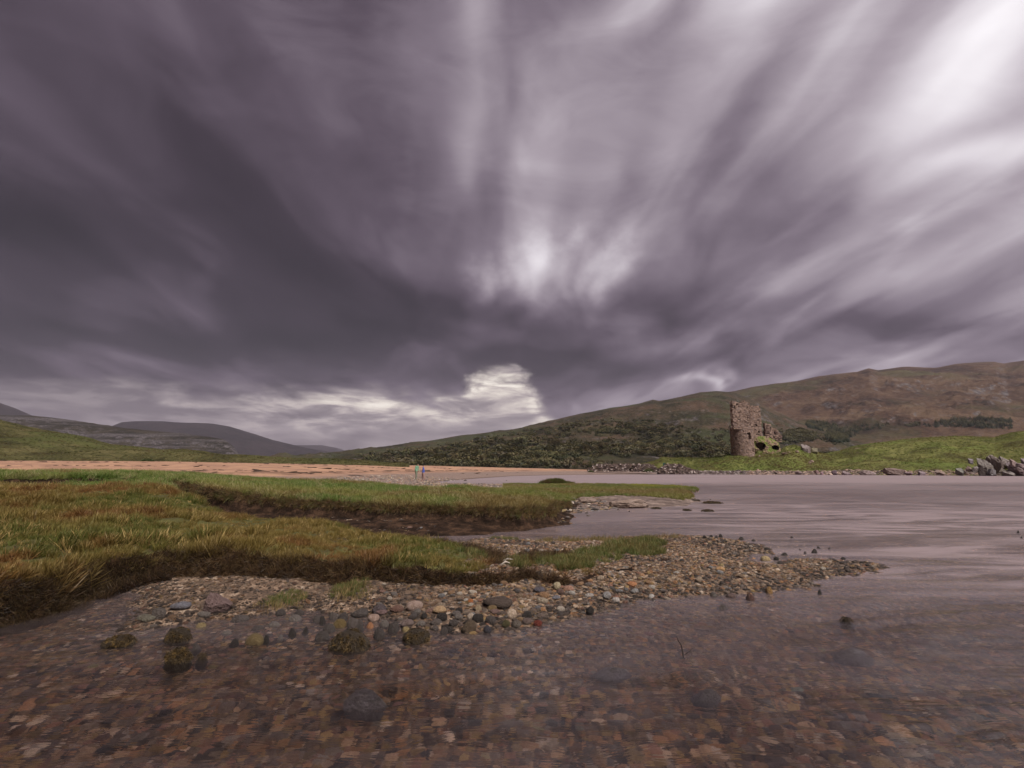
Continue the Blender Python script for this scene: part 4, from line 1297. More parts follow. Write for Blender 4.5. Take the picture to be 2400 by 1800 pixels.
for u, v, w, h in [(1395, 1186, 6, 3), (1450, 1196, 8, 3), (1475, 1200, 5, 4), (1380, 1210, 12, 4), (1362, 1196, 8, 4), (1395, 1197, 18, 5), (1375, 1204, 10, 4), (1345, 1198, 14, 5),
                   (1330, 1192, 10, 6), (1415, 1191, 9, 3), (1045, 1128, 10, 4), (1090, 1127, 8, 3), (1187, 1127, 6, 2), (1665, 1172, 4, 3)]:
    stone('stone', u, v, w, h, srng.choice([D_, B_, K_]), 'small dark stone in the water by the far spit', group='dark stones by the far spit', wet=True)

# stones of the bar a size larger than the gravel
cnt = 0
taken = [gr(k_[1], k_[2], 0.05) + (k_[3] / 1216 * 6 / 2,) for k_ in KEY]
tries = 0
SHADES = [(G_, 'grey-brown'), (B_, 'brown'), (D_, 'dark brown'), (T_, 'tan'), (O_, 'orange'), (U_, 'buff'), (W_, 'cream'), (S_, 'blue-grey'), (R_, 'pinkish-red'), (WH, 'white'), (OC, 'ochre')]
while cnt < 105 and tries < 5000:
    tries += 1
    u = srng.uniform(880, 1980); v = srng.uniform(1265, 1470)
    x, y, z = ground_px(u, v)
    hh, rr, mk = land(np.array([x]), np.array([y]))
    if rr[0] != 1 or mk['bar'][0] < 0.05 or mk['l1'][0] > -0.05 or z < 0.015:
        continue
    s_ = srng.uniform(0.045, 0.085) * (1.0 if u > 1100 else 0.85)
    if any((x - a) ** 2 + (y - b) ** 2 < (s_ / 2 + c) ** 2 for a, b, c in taken):
        continue
    taken.append((x, y, s_ / 2))
    ci, cn = srng.choices(SHADES, [4, 3, 2.5, 3, 3, 3.5, 3, 3, 1.6, 1.6, 1.5])[0]
    w = s_ / y * 1216
    o = stone('cobble', u, v, w, w * srng.uniform(0.45, 0.7), ci, '%s cobble lying among smaller pebbles on the gravel spit' % cn, 'cobble', '%s cobbles on the gravel spit' % cn, tilt=0.25)
    TOLABEL.append((o, (u, v, '%s cobble' % cn)))
    cnt += 1
# the largest stones on the stream bed
cnt = 0
while cnt < 60:
    y = srng.uniform(1.75, 4.6); t = srng.uniform(-1.05, 1.05)
    x = t * y
    s_ = srng.uniform(0.04, 0.085)
    z = float(land(np.array([x]), np.array([y]))[0][0])
    if z > -0.12 or any((x - a) ** 2 + (y - b) ** 2 < (s_ + c) ** 2 for a, b, c in taken):
        continue
    taken.append((x, y, s_ / 2))
    ci, cn = srng.choices(SHADES, [2, 3, 2, 4, 4, 3, 0.5, 0.5, 3, 0.1, 4])[0]
    me = STM[srng.randrange(12)]
    o = bpy.data.objects.new('stone', me); col.objects.link(o)
    o.location = (x, y, z + 0.012)
    o.scale = (s_ * srng.uniform(0.55, 0.8), s_ * 0.5, s_ * srng.uniform(0.3, 0.5))
    o.rotation_euler = (srng.uniform(-.1, .1), srng.uniform(-.1, .1), srng.uniform(0, 6.28))
    o['tint'] = [float(q * srng.uniform(0.9, 1.2)) for q in PAL[ci]]
    o['label'] = '%s stone lying on the bed under the clear stream water' % cn
    o['category'] = 'stone'; o['group'] = '%s stones on the stream bed' % cn
    cnt += 1


# rocks wrapped in brown weed
STOP = [' lying', ' standing', ' in ', ' on ', ' near', ' with', ' between', ' resting', ' leaning', ' alone', ' at ', ' touching', ' above', ' below', ' left', ' right', ' beside', ' behind', ' half', ' just', ' under', ' sunk']


def short(lb):
    k = min([lb.find(q) for q in STOP if lb.find(q) > 0] + [len(lb)])
    return lb[:k]


SHRT = [short(k_[6]) for k_ in KEY]
LMK = [(k_[1], k_[2], n_) for k_, n_ in zip(KEY, SHRT) if SHRT.count(n_) == 1 and len(n_.split()) > 2]
LMK += [(812, 1515, 'largest weed covered rock'), (972, 1500, 'smaller weed covered rock'), (405, 1545, 'rounded weedy rock nearest the viewer'), (1478, 1180, 'long pale outcrop of the far spit')]
USED = set()
PLACE = [(o_, lead) for o_, lead in TOLABEL]
for o_, (u, v, lead) in PLACE:
    done = False
    for a_, b2_, n_ in sorted(LMK, key=lambda q: (q[0] - u) ** 2 + 4 * (q[1] - v) ** 2)[:7]:
        du, dv = u - a_, (v - b2_) * 1.6
        if abs(du) > abs(dv):
            way = 'left of' if du < 0 else 'right of'
        else:
            way = 'behind' if dv < 0 else 'in front of'
        far_ = 'just ' if math.hypot(du, dv) < 45 else ''
        tx = '%s %s%s the %s' % (lead, far_, way, n_)
        if tx not in USED and len(tx.split()) <= 16:
            USED.add(tx); o_['label'] = tx; done = True
            break
def weed_mesh(sx, sy, sz, n, ln, seed, low=0.0):
    r = random.Random(seed)
    V, F, T = [], [], []
    for i in range(n):
        a = r.uniform(0, 6.283); q = math.sqrt(r.random())
        zc_ = math.sqrt(max(0, 1 - q * q))
        nx1, ny1, nz1 = math.cos(a) * q, math.sin(a) * q, max(zc_, 0.12)
        lump = 0.88 + 0.22 * mnoise.noise(Vector((nx1 * 2.3 + seed, ny1 * 2.3, nz1 * 2)))
        p = Vector((nx1 * sx * lump, ny1 * sy * lump, nz1 * sz * lump))
        d = Vector((nx1 + r.gauss(0, .6), ny1 + r.gauss(0, .6) - 0.2, nz1 * 0.6 - 0.35 + r.gauss(0, .4))).normalized()
        s = d.cross(Vector((r.gauss(0, 1), r.gauss(0, 1), r.gauss(0, 1)))).normalized() * ln * 0.13
        L = ln * r.uniform(0.5, 1.2)
        b0 = len(V)
        m_ = p + d * L * 0.5 + Vector((0, 0, 0.12 * L)); e = p + d * L - Vector((0, 0, 0.25 * L))
        V += [p - s, p + s, m_ - s, m_ + s, e]
        F += [(b0, b0 + 1, b0 + 3, b0 + 2), (b0 + 2, b0 + 3, b0 + 4)]
    me = bpy.data.meshes.new('weed')
    me.from_pydata([tuple(v) for v in V], [], F)
    me.materials.append(M['weed'])
    return me


m, b = new_mat('weed')
tco = b.node('ShaderNodeTexCoord').outputs['Object']
out(b, principled(b, b.ramp(b.noise(b.vm('MULTIPLY', tco, (30, 30, 30)), 1.0, 3), [(0.3, (0.014, 0.009, 0.005)), (0.5, (0.042, 0.026, 0.009)), (0.7, (0.11, 0.066, 0.018))]), 0.6, None, 0.25))
M['weed'] = m


def weed_rock(u, v, w, h, label, n=900, seed=0, name='weedy_rock'):
    n = int(n * 2.2)
    x, y, z = ground_px(u, v)
    Wd = w / 1216 * y; Hd = h / 1216 * y
    root = bpy.data.objects.new(name, None); col.objects.link(root)
    sx, sy = Wd / 2, Wd / 2 * 0.8
    root.location = (x, y + sy * 0.7, 0)
    root['label'] = label; root['category'] = 'rock'; root['group'] = 'weed covered rocks in the stream'
    me = STW[seed % 12]
    fl = max(vv.co.z for vv in me.vertices)
    rk = bpy.data.objects.new('rock', me); col.objects.link(rk); rk.parent = root
    rk.scale = (sx * 0.95, sy * 0.95, (Hd - z) * 0.5 / fl * 0.92)
    rk.location = (0, 0, (Hd + z) / 2 - 0.06 * Hd)
    rk['tint'] = [0.05, 0.038, 0.026]
    wd = link('weed', weed_mesh(sx * 0.97, sy * 0.97, Hd * 0.85, n, Wd * 0.075, seed), root, kind='stuff')


weed_rock(812, 1530, 94, 46, 'largest weed covered rock standing in the stream', 1600, 1)
weed_rock(972, 1510, 70, 30, 'smaller weed covered rock right of the largest one', 1200, 2)
weed_rock(404, 1508, 62, 34, 'brown weedy rock in the stream below the blue-grey slab', 900, 3)
weed_rock(405, 1559, 64, 36, 'rounded weedy rock nearest to the viewer at the left', 1000, 4)
weed_rock(468, 1547, 28, 14, 'little dark weedy rock right of the rounded one', 300, 5)
weed_rock(262, 1518, 76, 22, 'low flat weedy rock under the dark peat bank', 800, 6)
weed_rock(1990, 1462, 32, 15, 'tuft of weed breaking the fast water at the right', 350, 7)
for u, v, w, h, lb_ in [(1675, 1181, 52, 5, 'low weedy reef right of the far spit, the outermost one'), (1613, 1198, 24, 5, 'small weedy reef in front of the far spit tip, the left one'),
                        (1662, 1200, 34, 6, 'weedy reef in front of the far spit tip, right of the small one'), (1540, 1193, 28, 4, 'thin weedy reef close under the pale rock slab'),
                        (1625, 1176, 46, 6, 'weedy reef joined to the tip of the far spit'), (1140, 1139, 60, 5, 'dark weedy ledge along the near side of the far inlet')]:
    weed_rock(u, v, w, h, lb_, 260, int(u) % 12, 'weedy_reef')

# pale rock outcrop on the far spit
x, y, z = ground_px(1483, 1186)
o = stone('rock_outcrop', 1478, 1187, 104, 22, U_, 'long pale pinkish rock outcrop below the grass of the far spit', 'rock', None, var=4, tint=(0.27, 0.20, 0.165), tilt=0.03, big=True)
o.scale[1] *= 0.55
o = stone('rock_outcrop', 1375, 1180, 60, 14, U_, 'small brown rock shelf left of the long pale outcrop', 'rock', None, var=10, tint=(0.19, 0.14, 0.115), tilt=0.03, big=True)
o = stone('stone', 817, 1117, 16, 7, U_, 'pale buff boulder on the shingle below the sandy beach at the left', 'boulder', None, var=5)
o = stone('stone', 1094, 1114, 10, 6, W_, 'pale boulder on the sand at the head of the far inlet', 'boulder', None, var=2)


# boulders just under the surface that heap the current up
for u, v, w, tc_, lb_ in [(850, 1655, 95, (0.10, 0.085, 0.09), 'dark sunken boulder heaping up the stream below the weedy rocks'), (1440, 1585, 80, (0.07, 0.06, 0.065), 'sunken boulder under the ripples just below the forked twig'),
                          (2008, 1548, 75, (0.06, 0.045, 0.045), 'dark sunken boulder under the fast water at the right'), (1660, 1640, 60, (0.08, 0.065, 0.06), 'smaller sunken boulder between the twig and the bottom edge')]:
    x, y = gr(u, v, -0.03)
    z = float(land(np.array([x]), np.array([y]))[0][0])
    me = STM[int(u) % 12]
    o = bpy.data.objects.new('boulder', me); col.objects.link(o)
    r_ = w / 1216 * y / 1.75
    o.location = (x, y + r_ * 0.3, (z - 0.012) / 2); o.scale = (r_, r_ * 0.8, (-0.012 - z) / 2 / max(vv.co.z for vv in me.vertices) * 1.25)
    o['tint'] = list(tc_); o['label'] = lb_; o['category'] = 'boulder'

# a low green bush and dark wrack on the sand
x0_, y0_ = 0, 0
for u, v, w, h, y, lb_ in [(345, 1081, 30, 9, 86, 'low dark green bush at the top of the sandy beach on the left'), (1385, 1106, 14, 5, 112, 'small green tuft on the sand left of the dry stone walls'), (1520, 1104, 24, 7, 113.5, 'green tuft on the sand below the middle dry stone wall')]:
    p = at(u, v, y)
    me = None
    o = bpy.data.objects.new('bush', bpy.data.meshes.new('bush')); col.objects.link(o)
    rr_ = random.Random(int(u)); V_, F_ = [], []
    for i in range(260):
        a = rr_.uniform(0, 6.28); q = math.sqrt(rr_.random()); ph = rr_.random()
        c = Vector((math.cos(a) * q * 0.5, math.sin(a) * q * 0.5, (1 - q * q) * ph)); sz_ = 0.09
        u1 = Vector((rr_.gauss(0, 1), rr_.gauss(0, 1), rr_.gauss(0, 1))).normalized() * sz_; w1 = u1.orthogonal().normalized() * sz_ * 0.6
        b0 = len(V_); V_ += [tuple(c - u1), tuple(c + w1), tuple(c + u1), tuple(c - w1)]; F_.append((b0, b0 + 1, b0 + 2, b0 + 3))
    o.data.from_pydata(V_, [], F_); o.data.materials.append(M['leaf'])
    o.location = (p.x, y, p.z - 0.05); o.scale = (w / 1216 * y, w / 1216 * y * 0.8, h / 1216 * y * 1.2)
    o['tint'] = [0.05, 0.065, 0.02]; o['label'] = lb_; o['category'] = 'bush'
x, y = fan_points(5000, -100, 1500, 42, 108, 1.5)
f_ = fbm(x * 0.05, y * 0.28, 4, 901)
h, rg, mk = land(x, y)
k = (rg == 4) & ((f_ > 0.42) | (np.abs(h - 0.92 - 0.12 * fbm(x * 0.1, y * 0.1, 3, 902)) < 0.05)) & (h > 0.3) & (rng.random(len(x)) < 0.8)
x, y, h = x[k], y[k], h[k]; n = len(x)
sz = np.exp(rng.normal(-1.9, 0.5, n))
scatter('beach_wrack', np.column_stack([x, y, h + 0.01]), np.column_stack([rng.normal(0, .1, n), rng.normal(0, .1, n), rng.uniform(-0.3, 0.3, n)]), np.column_stack([sz * 2.4, sz, sz * 0.35]),
        np.array([(0.07, 0.04, 0.028), (0.10, 0.06, 0.04), (0.05, 0.032, 0.024)])[rng.integers(0, 3, n)], rng.integers(0, 10, n), PEB, 'dark wrack and debris strewn over the sandy beach', 'seaweed')


# bleached driftwood pieces in the ledge grass
def tube(pts, rad, seg=6):
    V, F = [], []
    for i, (p, r_) in enumerate(zip(pts, rad)):
        p = Vector(p)
        d = (Vector(pts[min(i + 1, len(pts) - 1)]) - Vector(pts[max(i - 1, 0)])).normalized()
        a = d.orthogonal().normalized(); bb = d.cross(a)
        for k in range(seg):
            th = 2 * math.pi * k / seg
            V.append(tuple(p + (a * math.cos(th) + bb * math.sin(th)) * r_))
    for i in range(len(pts) - 1):
        for k in range(seg):
            F.append((i * seg + k, i * seg + (k + 1) % seg, (i + 1) * seg + (k + 1) % seg, (i + 1) * seg + k))
    me = bpy.data.meshes.new('tube'); me.from_pydata(V, [], F)
    me.polygons.foreach_set('use_smooth', np.ones(len(me.polygons), bool))
    return me


m, b = new_mat('dark_twig'); out(b, principled(b, (0.035, 0.022, 0.018), 0.6)); M['twig'] = m
m, b = new_mat('bleached_wood'); out(b, principled(b, b.ramp(b.noise(b.node('ShaderNodeTexCoord').outputs['Object'], 9, 4), [(0.3, (0.3, 0.25, 0.2)), (0.6, (0.36, 0.32, 0.28))]), 0.7)); M['pale'] = m
x, y = gr(1600, 1534)
P = lambda u, v: tuple(at(u, v, y))
tw = bpy.data.objects.new('twig', None); col.objects.link(tw); tw.location = (x, y, 0)
tw['label'] = 'thin dark forked twig sticking up out of the stream'; tw['category'] = 'twig'
for nm, pts, rd in (('stem', [P(1604, 1560), P(1601, 1533), P(1597, 1512), P(1589, 1500), P(1586, 1491)], [0.0065, 0.006, 0.005, 0.0035, 0.002]),
                    ('side_shoot', [P(1602, 1545), P(1608, 1532), P(1617, 1526), P(1624, 1523), P(1626, 1528)], [0.004, 0.0035, 0.003, 0.0025, 0.002]),
                    ('side_shoot', [P(1617, 1526), P(1620, 1521), P(1625, 1519)], [0.002, 0.0018, 0.0012])):
    me = tube(pts, rd); me.materials.append(M['twig'])
    me.transform(Matrix.Translation((-x, -y, 0)))
    link(nm, me, tw)
tw = None
for (u, v, L, a, lb_) in [(1190, 1312, 0.07, 0.1, 'thin bleached stick lying on the ledge grass, the upper one'), (1185, 1328, 0.06, 0.5, 'curved bleached stick lying on the ledge grass, the lower one')]:
    x, y = gr(u, v, 0.2); z = float(land(np.array([x]), np.array([y]))[0][0]) + 0.06
    pts = [(x - L * math.cos(a), y, z), (x, y - 0.01, z + 0.025 * (1 + a)), (x + L * math.cos(a) * 0.9, y, z + 0.02)]
    me = tube(pts, [0.008, 0.014, 0.005]); me.materials.append(M['pale'])
    link('driftwood', me, None, lb_, 'driftwood')


# ------------------------------------------------------------------ castle ruin
def formz(g, x, y):
    xv, yv, z, us = g
    d = (xv - x) ** 2 + (yv - y) ** 2
    i = np.argmin(d)
    return float(z.ravel()[i])


M['masonry'] = mat_tint('masonry', 'GEOMETRY', 0.9, 0.15, scale=3)
m, b = new_mat('dark_core'); out(b, principled(b, (0.022, 0.015, 0.013), 0.95)); M['core'] = m  # dark mortar core; its near-black also stands in for shade inside wall holes


class Blocks:
    def __init__(s, seed):
        s.V = []; s.F = []; s.T = []; s.r = random.Random(seed)

    def block(s, c, hx, hy, hz, yaw, tint, jit=0.12):
        b0 = len(s.V); r = s.r
        ca_, sa = math.cos(yaw), math.sin(yaw)
        for sx in (-1, 1):
            for sy in (-1, 1):
                for sz in (-1, 1):
                    x = sx * hx * (1 + r.uniform(-jit, jit)); y = sy * hy * (1 + r.uniform(-jit, jit) * 0.5); z = sz * hz * (1 + r.uniform(-jit, jit))
                    s.V.append((c[0] + x * ca_ - y * sa, c[1] + x * sa + y * ca_, c[2] + z))
        for f in ((0, 1, 3, 2), (4, 6, 7, 5), (0, 4, 5, 1), (2, 3, 7, 6), (0, 2, 6, 4), (1, 5, 7, 3)):
            s.F.append(tuple(b0 + k for k in f)); s.T.append(tint)

    def wall(s, pts, z0, top, thick=0.9, lx=0.5, lz=0.28, holes=(), pal=None, bulge=0.05):
        """courses of rough stones along a plan line; top(s) gives the broken top"""
        r = s.r
        segs = []; tot = 0
        for a, b_ in zip(pts[:-1], pts[1:]):
            L = math.dist(a, b_); segs.append((tot, L, a, b_)); tot += L
        z = z0; row = 0
        while True:
            hz = lz * r.uniform(0.8, 1.25)
            d = -r.uniform(0, lx); any_ = False
            while d < tot:
                w = lx * r.uniform(0.6, 1.4)
                mid = min(max(d + w / 2, 0), tot - 0.01)
                q = mid / tot
                tz = top(q) + r.uniform(-0.2, 0.12)
                if z < tz:
                    any_ = True
                    hole = any(h0 < q < h1 and zz0 < z + hz / 2 < zz1 for h0, h1, zz0, zz1 in holes)
                    if not hole and r.random() > 0.025:
                        sg = [g for g in segs if g[0] <= mid <= g[0] + g[1] + 1e-6][-1]
                        k = (mid - sg[0]) / sg[1]
                        px = sg[2][0] + (sg[3][0] - sg[2][0]) * k; py = sg[2][1] + (sg[3][1] - sg[2][1]) * k
                        yaw = math.atan2(sg[3][1] - sg[2][1], sg[3][0] - sg[2][0])
                        o_ = r.gauss(0, bulge)
                        px += -math.sin(yaw) * o_; py += math.cos(yaw) * o_
                        base = pal[r.randrange(len(pal))]
                        f = r.uniform(0.85, 1.15)
                        s.block((px, py, z + hz / 2), w / 2 * 1.02, thick / 2, hz / 2 * 1.02, yaw + r.gauss(0, 0.03), tuple(q_ * f for q_ in base))
                d += w
            z += hz; row += 1
            if not any_ or z > z0 + 40:
                break

    def build(s, name, parent, mat, label=None):
        me = bpy.data.meshes.new(name)
        me.from_pydata(s.V, [], s.F)
        a = me.color_attributes.new('tint', 'FLOAT_COLOR', 'CORNER')
        T = np.repeat(np.array(s.T, np.float32), 4, axis=0)
        a.data.foreach_set('color', np.column_stack([T, np.ones(len(T), np.float32)]).ravel())
        me.materials.append(mat)
        return link(name, me, parent, label, kind='stuff')


STP = [(0.265, 0.19, 0.16), (0.29, 0.21, 0.175), (0.24, 0.17, 0.145), (0.31, 0.225, 0.185), (0.17, 0.12, 0.105), (0.27, 0.195, 0.16), (0.24, 0.185, 0.17)]
STD = [(0.20, 0.14, 0.12), (0.26, 0.18, 0.15), (0.15, 0.10, 0.09), (0.29, 0.21, 0.18), (0.11, 0.075, 0.065)]
YC = 128.0
X_ = lambda u, y=YC, v=1000: at(u, v, y).x
Z_ = lambda v, y=YC, u=1740: at(u, v, y).z
castle = bpy.data.objects.new('castle_ruin', None); col.objects.link(castle)
cxx = X_(1745); czz = formz(kng, cxx, YC)
castle['label'] = 'tall ruined stone castle tower standing on the grassy knoll by the loch'; castle['category'] = 'castle'


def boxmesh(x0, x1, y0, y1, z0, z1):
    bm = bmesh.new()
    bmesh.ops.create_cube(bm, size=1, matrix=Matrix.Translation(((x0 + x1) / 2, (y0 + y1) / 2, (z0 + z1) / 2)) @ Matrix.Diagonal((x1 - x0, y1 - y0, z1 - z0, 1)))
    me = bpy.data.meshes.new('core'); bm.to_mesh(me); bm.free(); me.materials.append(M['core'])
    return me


zb = czz - 1.2
# round stair turret at the foot
xl, xr = X_(1712.5), X_(1763)
rt = (xr - xl) / 2; cx0 = (xl + xr) / 2; cy0 = YC + 0.4
zt_low = Z_(1006)
arc = [(cx0 + (rt - 0.35) * math.cos(a), cy0 + (rt - 0.35) * math.sin(a)) for a in np.linspace(-math.pi * 1.02, math.pi * 0.1, 26)]
bl = Blocks(1)
bl.wall(arc, zb, lambda q: zt_low + (0.3 if q < 0.55 else 0.6 - 2.2 * (q - 0.55)), 0.8, 0.34, 0.21,
        holes=[(0.51, 0.60, Z_(1032), Z_(1015)), (0.63, 0.68, Z_(1060), Z_(1050)), (0.10, 0.14, Z_(1052), Z_(1048))], pal=STP, bulge=0.04)
bl.build('stair_turret', castle, M['masonry'], 'round lower stair turret with a dark window')
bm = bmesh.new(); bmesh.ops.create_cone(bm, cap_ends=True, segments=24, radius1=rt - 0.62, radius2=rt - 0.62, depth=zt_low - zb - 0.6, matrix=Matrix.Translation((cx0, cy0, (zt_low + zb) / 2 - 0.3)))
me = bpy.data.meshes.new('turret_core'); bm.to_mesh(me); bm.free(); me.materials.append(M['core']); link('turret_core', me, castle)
# corbelled square cap house on the turret
xa, xb = X_(1706.5), X_(1751)
zt = Z_(945)
bl = Blocks(2)


def captop(q):
    return zt + (0.0 if q < 0.78 else -1.2 * (q - 0.78)) + 0.12 * math.sin(q * 11)


yf = cy0 - rt + 0.45
bl.wall([(xa + 0.4 + 2.7, yf + 5.2), (xa + 0.4, yf), (xb - 0.3, yf), (xb - 0.3 + 2.4, yf + 5.2)], zt_low - 0.15, lambda q: captop(min(1, max(0, (q - 0.33) * 2.9))) if q > 0.3 else zt - 0.4, 0.8, 0.36, 0.22,
        holes=[(0.36, 0.39, Z_(957), Z_(951)), (0.40, 0.425, Z_(960), Z_(953)), (0.435, 0.455, Z_(953), Z_(948)), (0.56, 0.585, Z_(974), Z_(966)), (0.47, 0.478, Z_(990), Z_(972)),
               (0.54, 0.546, Z_(986), Z_(975)), (0.605, 0.612, Z_(994), Z_(974))], pal=STP, bulge=0.06)
bl.build('cap_house', castle, M['masonry'], 'square broken cap house jutting out over the turret')
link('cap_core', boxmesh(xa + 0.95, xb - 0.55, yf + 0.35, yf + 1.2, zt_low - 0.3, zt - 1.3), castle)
# the standing wall of the keep behind, right of the turret
yk = YC + 2.6
xk0, xk1 = X_(1745, yk), X_(1784.5, yk)


def keeptop(q):
    z1, z2 = Z_(946, yk), Z_(952.5, yk)
    if q < 0.16:
        return z1 - 0.6
    if q < 0.36:
        return Z_(972, yk)
    return z2 - (0.0 if q < 0.85 else 4.0 * (q - 0.85))


bl = Blocks(3)
bl.wall([(xk0, yk), (xk1 - 0.35, yk)], zb, keeptop, 1.0, 0.38, 0.22,
        holes=[(0.48, 0.54, Z_(984, yk), Z_(981, yk)), (0.62, 0.66, Z_(987, yk), Z_(984, yk)), (0.8, 0.84, Z_(1014, yk), Z_(1010, yk)), (0.66, 0.70, Z_(1014, yk), Z_(1010, yk)),
               (0.36, 0.99, Z_(1000, yk), Z_(998.6, yk)), (0.06, 0.10, Z_(1000, yk), Z_(960, yk)), (0.20, 0.23, Z_(1006, yk), Z_(966, yk))], pal=STP + STD[:2], bulge=0.05)
bl.build('keep_wall', castle, M['masonry'], 'tall standing wall of the keep right of the turret')
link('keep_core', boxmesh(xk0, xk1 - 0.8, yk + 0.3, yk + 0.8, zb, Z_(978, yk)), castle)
bl = Blocks(4)
bl.wall([(xk1 - 0.4, yk + 0.3), (xk1 + 2.2, yk + 6.5)], zb, lambda q: Z_(955, yk) - 5 * q, 1.0, 0.5, 0.3, pal=STD, bulge=0.05)
bl.wall([(xa + 3.6, yf + 5.0), (xa + 6.0, yk + 6.5), (xk1 + 2.0, yk + 6.5)], zb, lambda q: Z_(950, yk) - 6 * q, 1.0, 0.6, 0.35, pal=STD, bulge=0.05)
bl.build('rear_walls', castle, M['masonry'])
# broken wall standing on the vault, two chunks
yr = YC + 3.2
bl = Blocks(5)
xr0, xr1, xr2 = X_(1791.5, yr), X_(1807, yr), X_(1828, yr)
bl.wall([(xr0, yr), (xr1, yr)], Z_(1030, yr), lambda q: Z_(994, yr) - 0.3 * q + (0 if q < 0.8 else -0.9), 1.0, 0.4, 0.26, holes=[(0.6, 0.8, Z_(1006, yr), Z_(999, yr))], pal=STD + STP[:2], bulge=0.08)
bl.wall([(xr1, yr + 0.2), (xr2, yr + 0.2)], Z_(1036, yr), lambda q: Z_(1003, yr) - (0.3 * q if q < 0.4 else 0.12 + 3.1 * (q - 0.4)), 1.0, 0.4, 0.26, holes=[(0.25, 0.4, Z_(1020, yr), Z_(1012, yr))], pal=STD + STP[:1], bulge=0.08)
bl.build('broken_wall', castle, M['masonry'], 'low broken wall stump on top of the grassy vault')
# fallen vault: a shell of grassed rubble with two black openings
VX0, VX1 = X_(1760), X_(1836)
vcx = (VX0 + VX1) / 2; vrx = (VX1 - VX0) / 2
zv0, zv1 = Z_(1066), Z_(1021)
nu, nv = 120, 60
Vv, Fv = [], []
for j in range(nv + 1):
    ph = j / nv * math.pi * 0.5
    for i in range(nu + 1):
        th = math.pi * (1.0 + i / nu)       # front half, towards the camera
        cxn, syn = math.cos(th), math.sin(th)
        r_ = math.cos(ph)
        px = vcx + vrx * r_ ** 0.7 * cxn
        hgt_ = (zv1 - zv0) * (1.0 - 0.14 * max(0, cxn) ** 1.3)
        pz = zv0 + hgt_ * math.sin(ph) ** 0.9
        py = YC + 2.8 + 3.4 * r_ ** 0.7 * syn
        nz_ = mnoise.noise(Vector((px * 0.9, py * 0.9, pz * 0.9))) * 0.35 + mnoise.noise(Vector((px * 2.6, py * 2.6, pz * 2.6))) * 0.18
        Vv.append((px + nz_ * cxn, py + nz_ * syn, pz + nz_ * 0.4))


def pix(p):
    x, y, z = p[0], p[1], p[2] - CH
    d = y * CP + z * SP; up = -y * SP + z * CP
    return 1200 + FPX * x / d, 900 - FPX * up / d


HC = [tuple(at(1784, 1046, YC)), tuple(at(1819, 1049, YC))]
for j in range(nv):
    for i in range(nu):
        f = [j * (nu + 1) + i, j * (nu + 1) + i + 1, (j + 1) * (nu + 1) + i + 1, (j + 1) * (nu + 1) + i]
        c = [sum(Vv[k][q] for k in f) / 4 for q in range(3)]
        dx1 = (c[0] - HC[0][0]) / 0.95; dz1 = (c[2] - HC[0][2]) / 1.0
        w_ = 1 - 0.35 * max(-1, min(1, -dz1))
        dx2 = (c[0] - HC[1][0]) / 1.35; dz2 = (c[2] - HC[1][2]) / 0.62
        if (dx1 / max(w_, .2)) ** 2 + dz1 ** 2 < 1 or dx2 ** 2 + dz2 ** 2 < 1:
            continue
        Fv.append(tuple(f))
M['vault'] = mat_ground('vault_rubble', [(0, (0.06, 0.04, 0.03)), (0.35, (0.24, 0.16, 0.11)), (0.55, (0.10, 0.11, 0.03)), (1, (0.12, 0.15, 0.035))], 0.9, 3.5, 0.25)
me = mesh_from('vault_mound', Vv, np.array(Fv), [M['vault']], True)
link('vault_mound', me, castle, 'grassed rubble vault with two dark openings')
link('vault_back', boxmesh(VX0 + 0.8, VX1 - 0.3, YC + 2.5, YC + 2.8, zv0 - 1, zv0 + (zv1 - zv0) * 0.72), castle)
bpy.context.view_layer.update()
castle_loc = Vector((cxx, YC, czz))
castle.location = castle_loc
for ch in [o_ for o_ in col.objects if o_.parent is castle]:
    ch.data.transform(Matrix.Translation(-castle_loc))

# boulder and rubble on the knoll
def rock_at(name, u, v, w, h, y, label, tint, var, group=None, cat='rock', form=None, depth=0.7, rz=None):
    p = at(u, v, y)
    Wd, Hd = w / 1216 * y, h / 1216 * y
    me = CRG[var % 8]
    fl = max(vv.co.z for vv in me.vertices)
    o = bpy.data.objects.new(name, me); col.objects.link(o)
    o.location = (p.x, p.y, p.z + Hd * 0.42)
    o.scale = (Wd / 1.75, Wd / 1.75 * depth, Hd * 0.62 / fl)
    o.rotation_euler = (srng.uniform(-.15, .15), srng.uniform(-.2, .2), srng.uniform(-0.6, 0.6) if rz is None else rz)
    o['tint'] = list(tint); o['label'] = label; o['category'] = cat
    if group: o['group'] = group
    return o


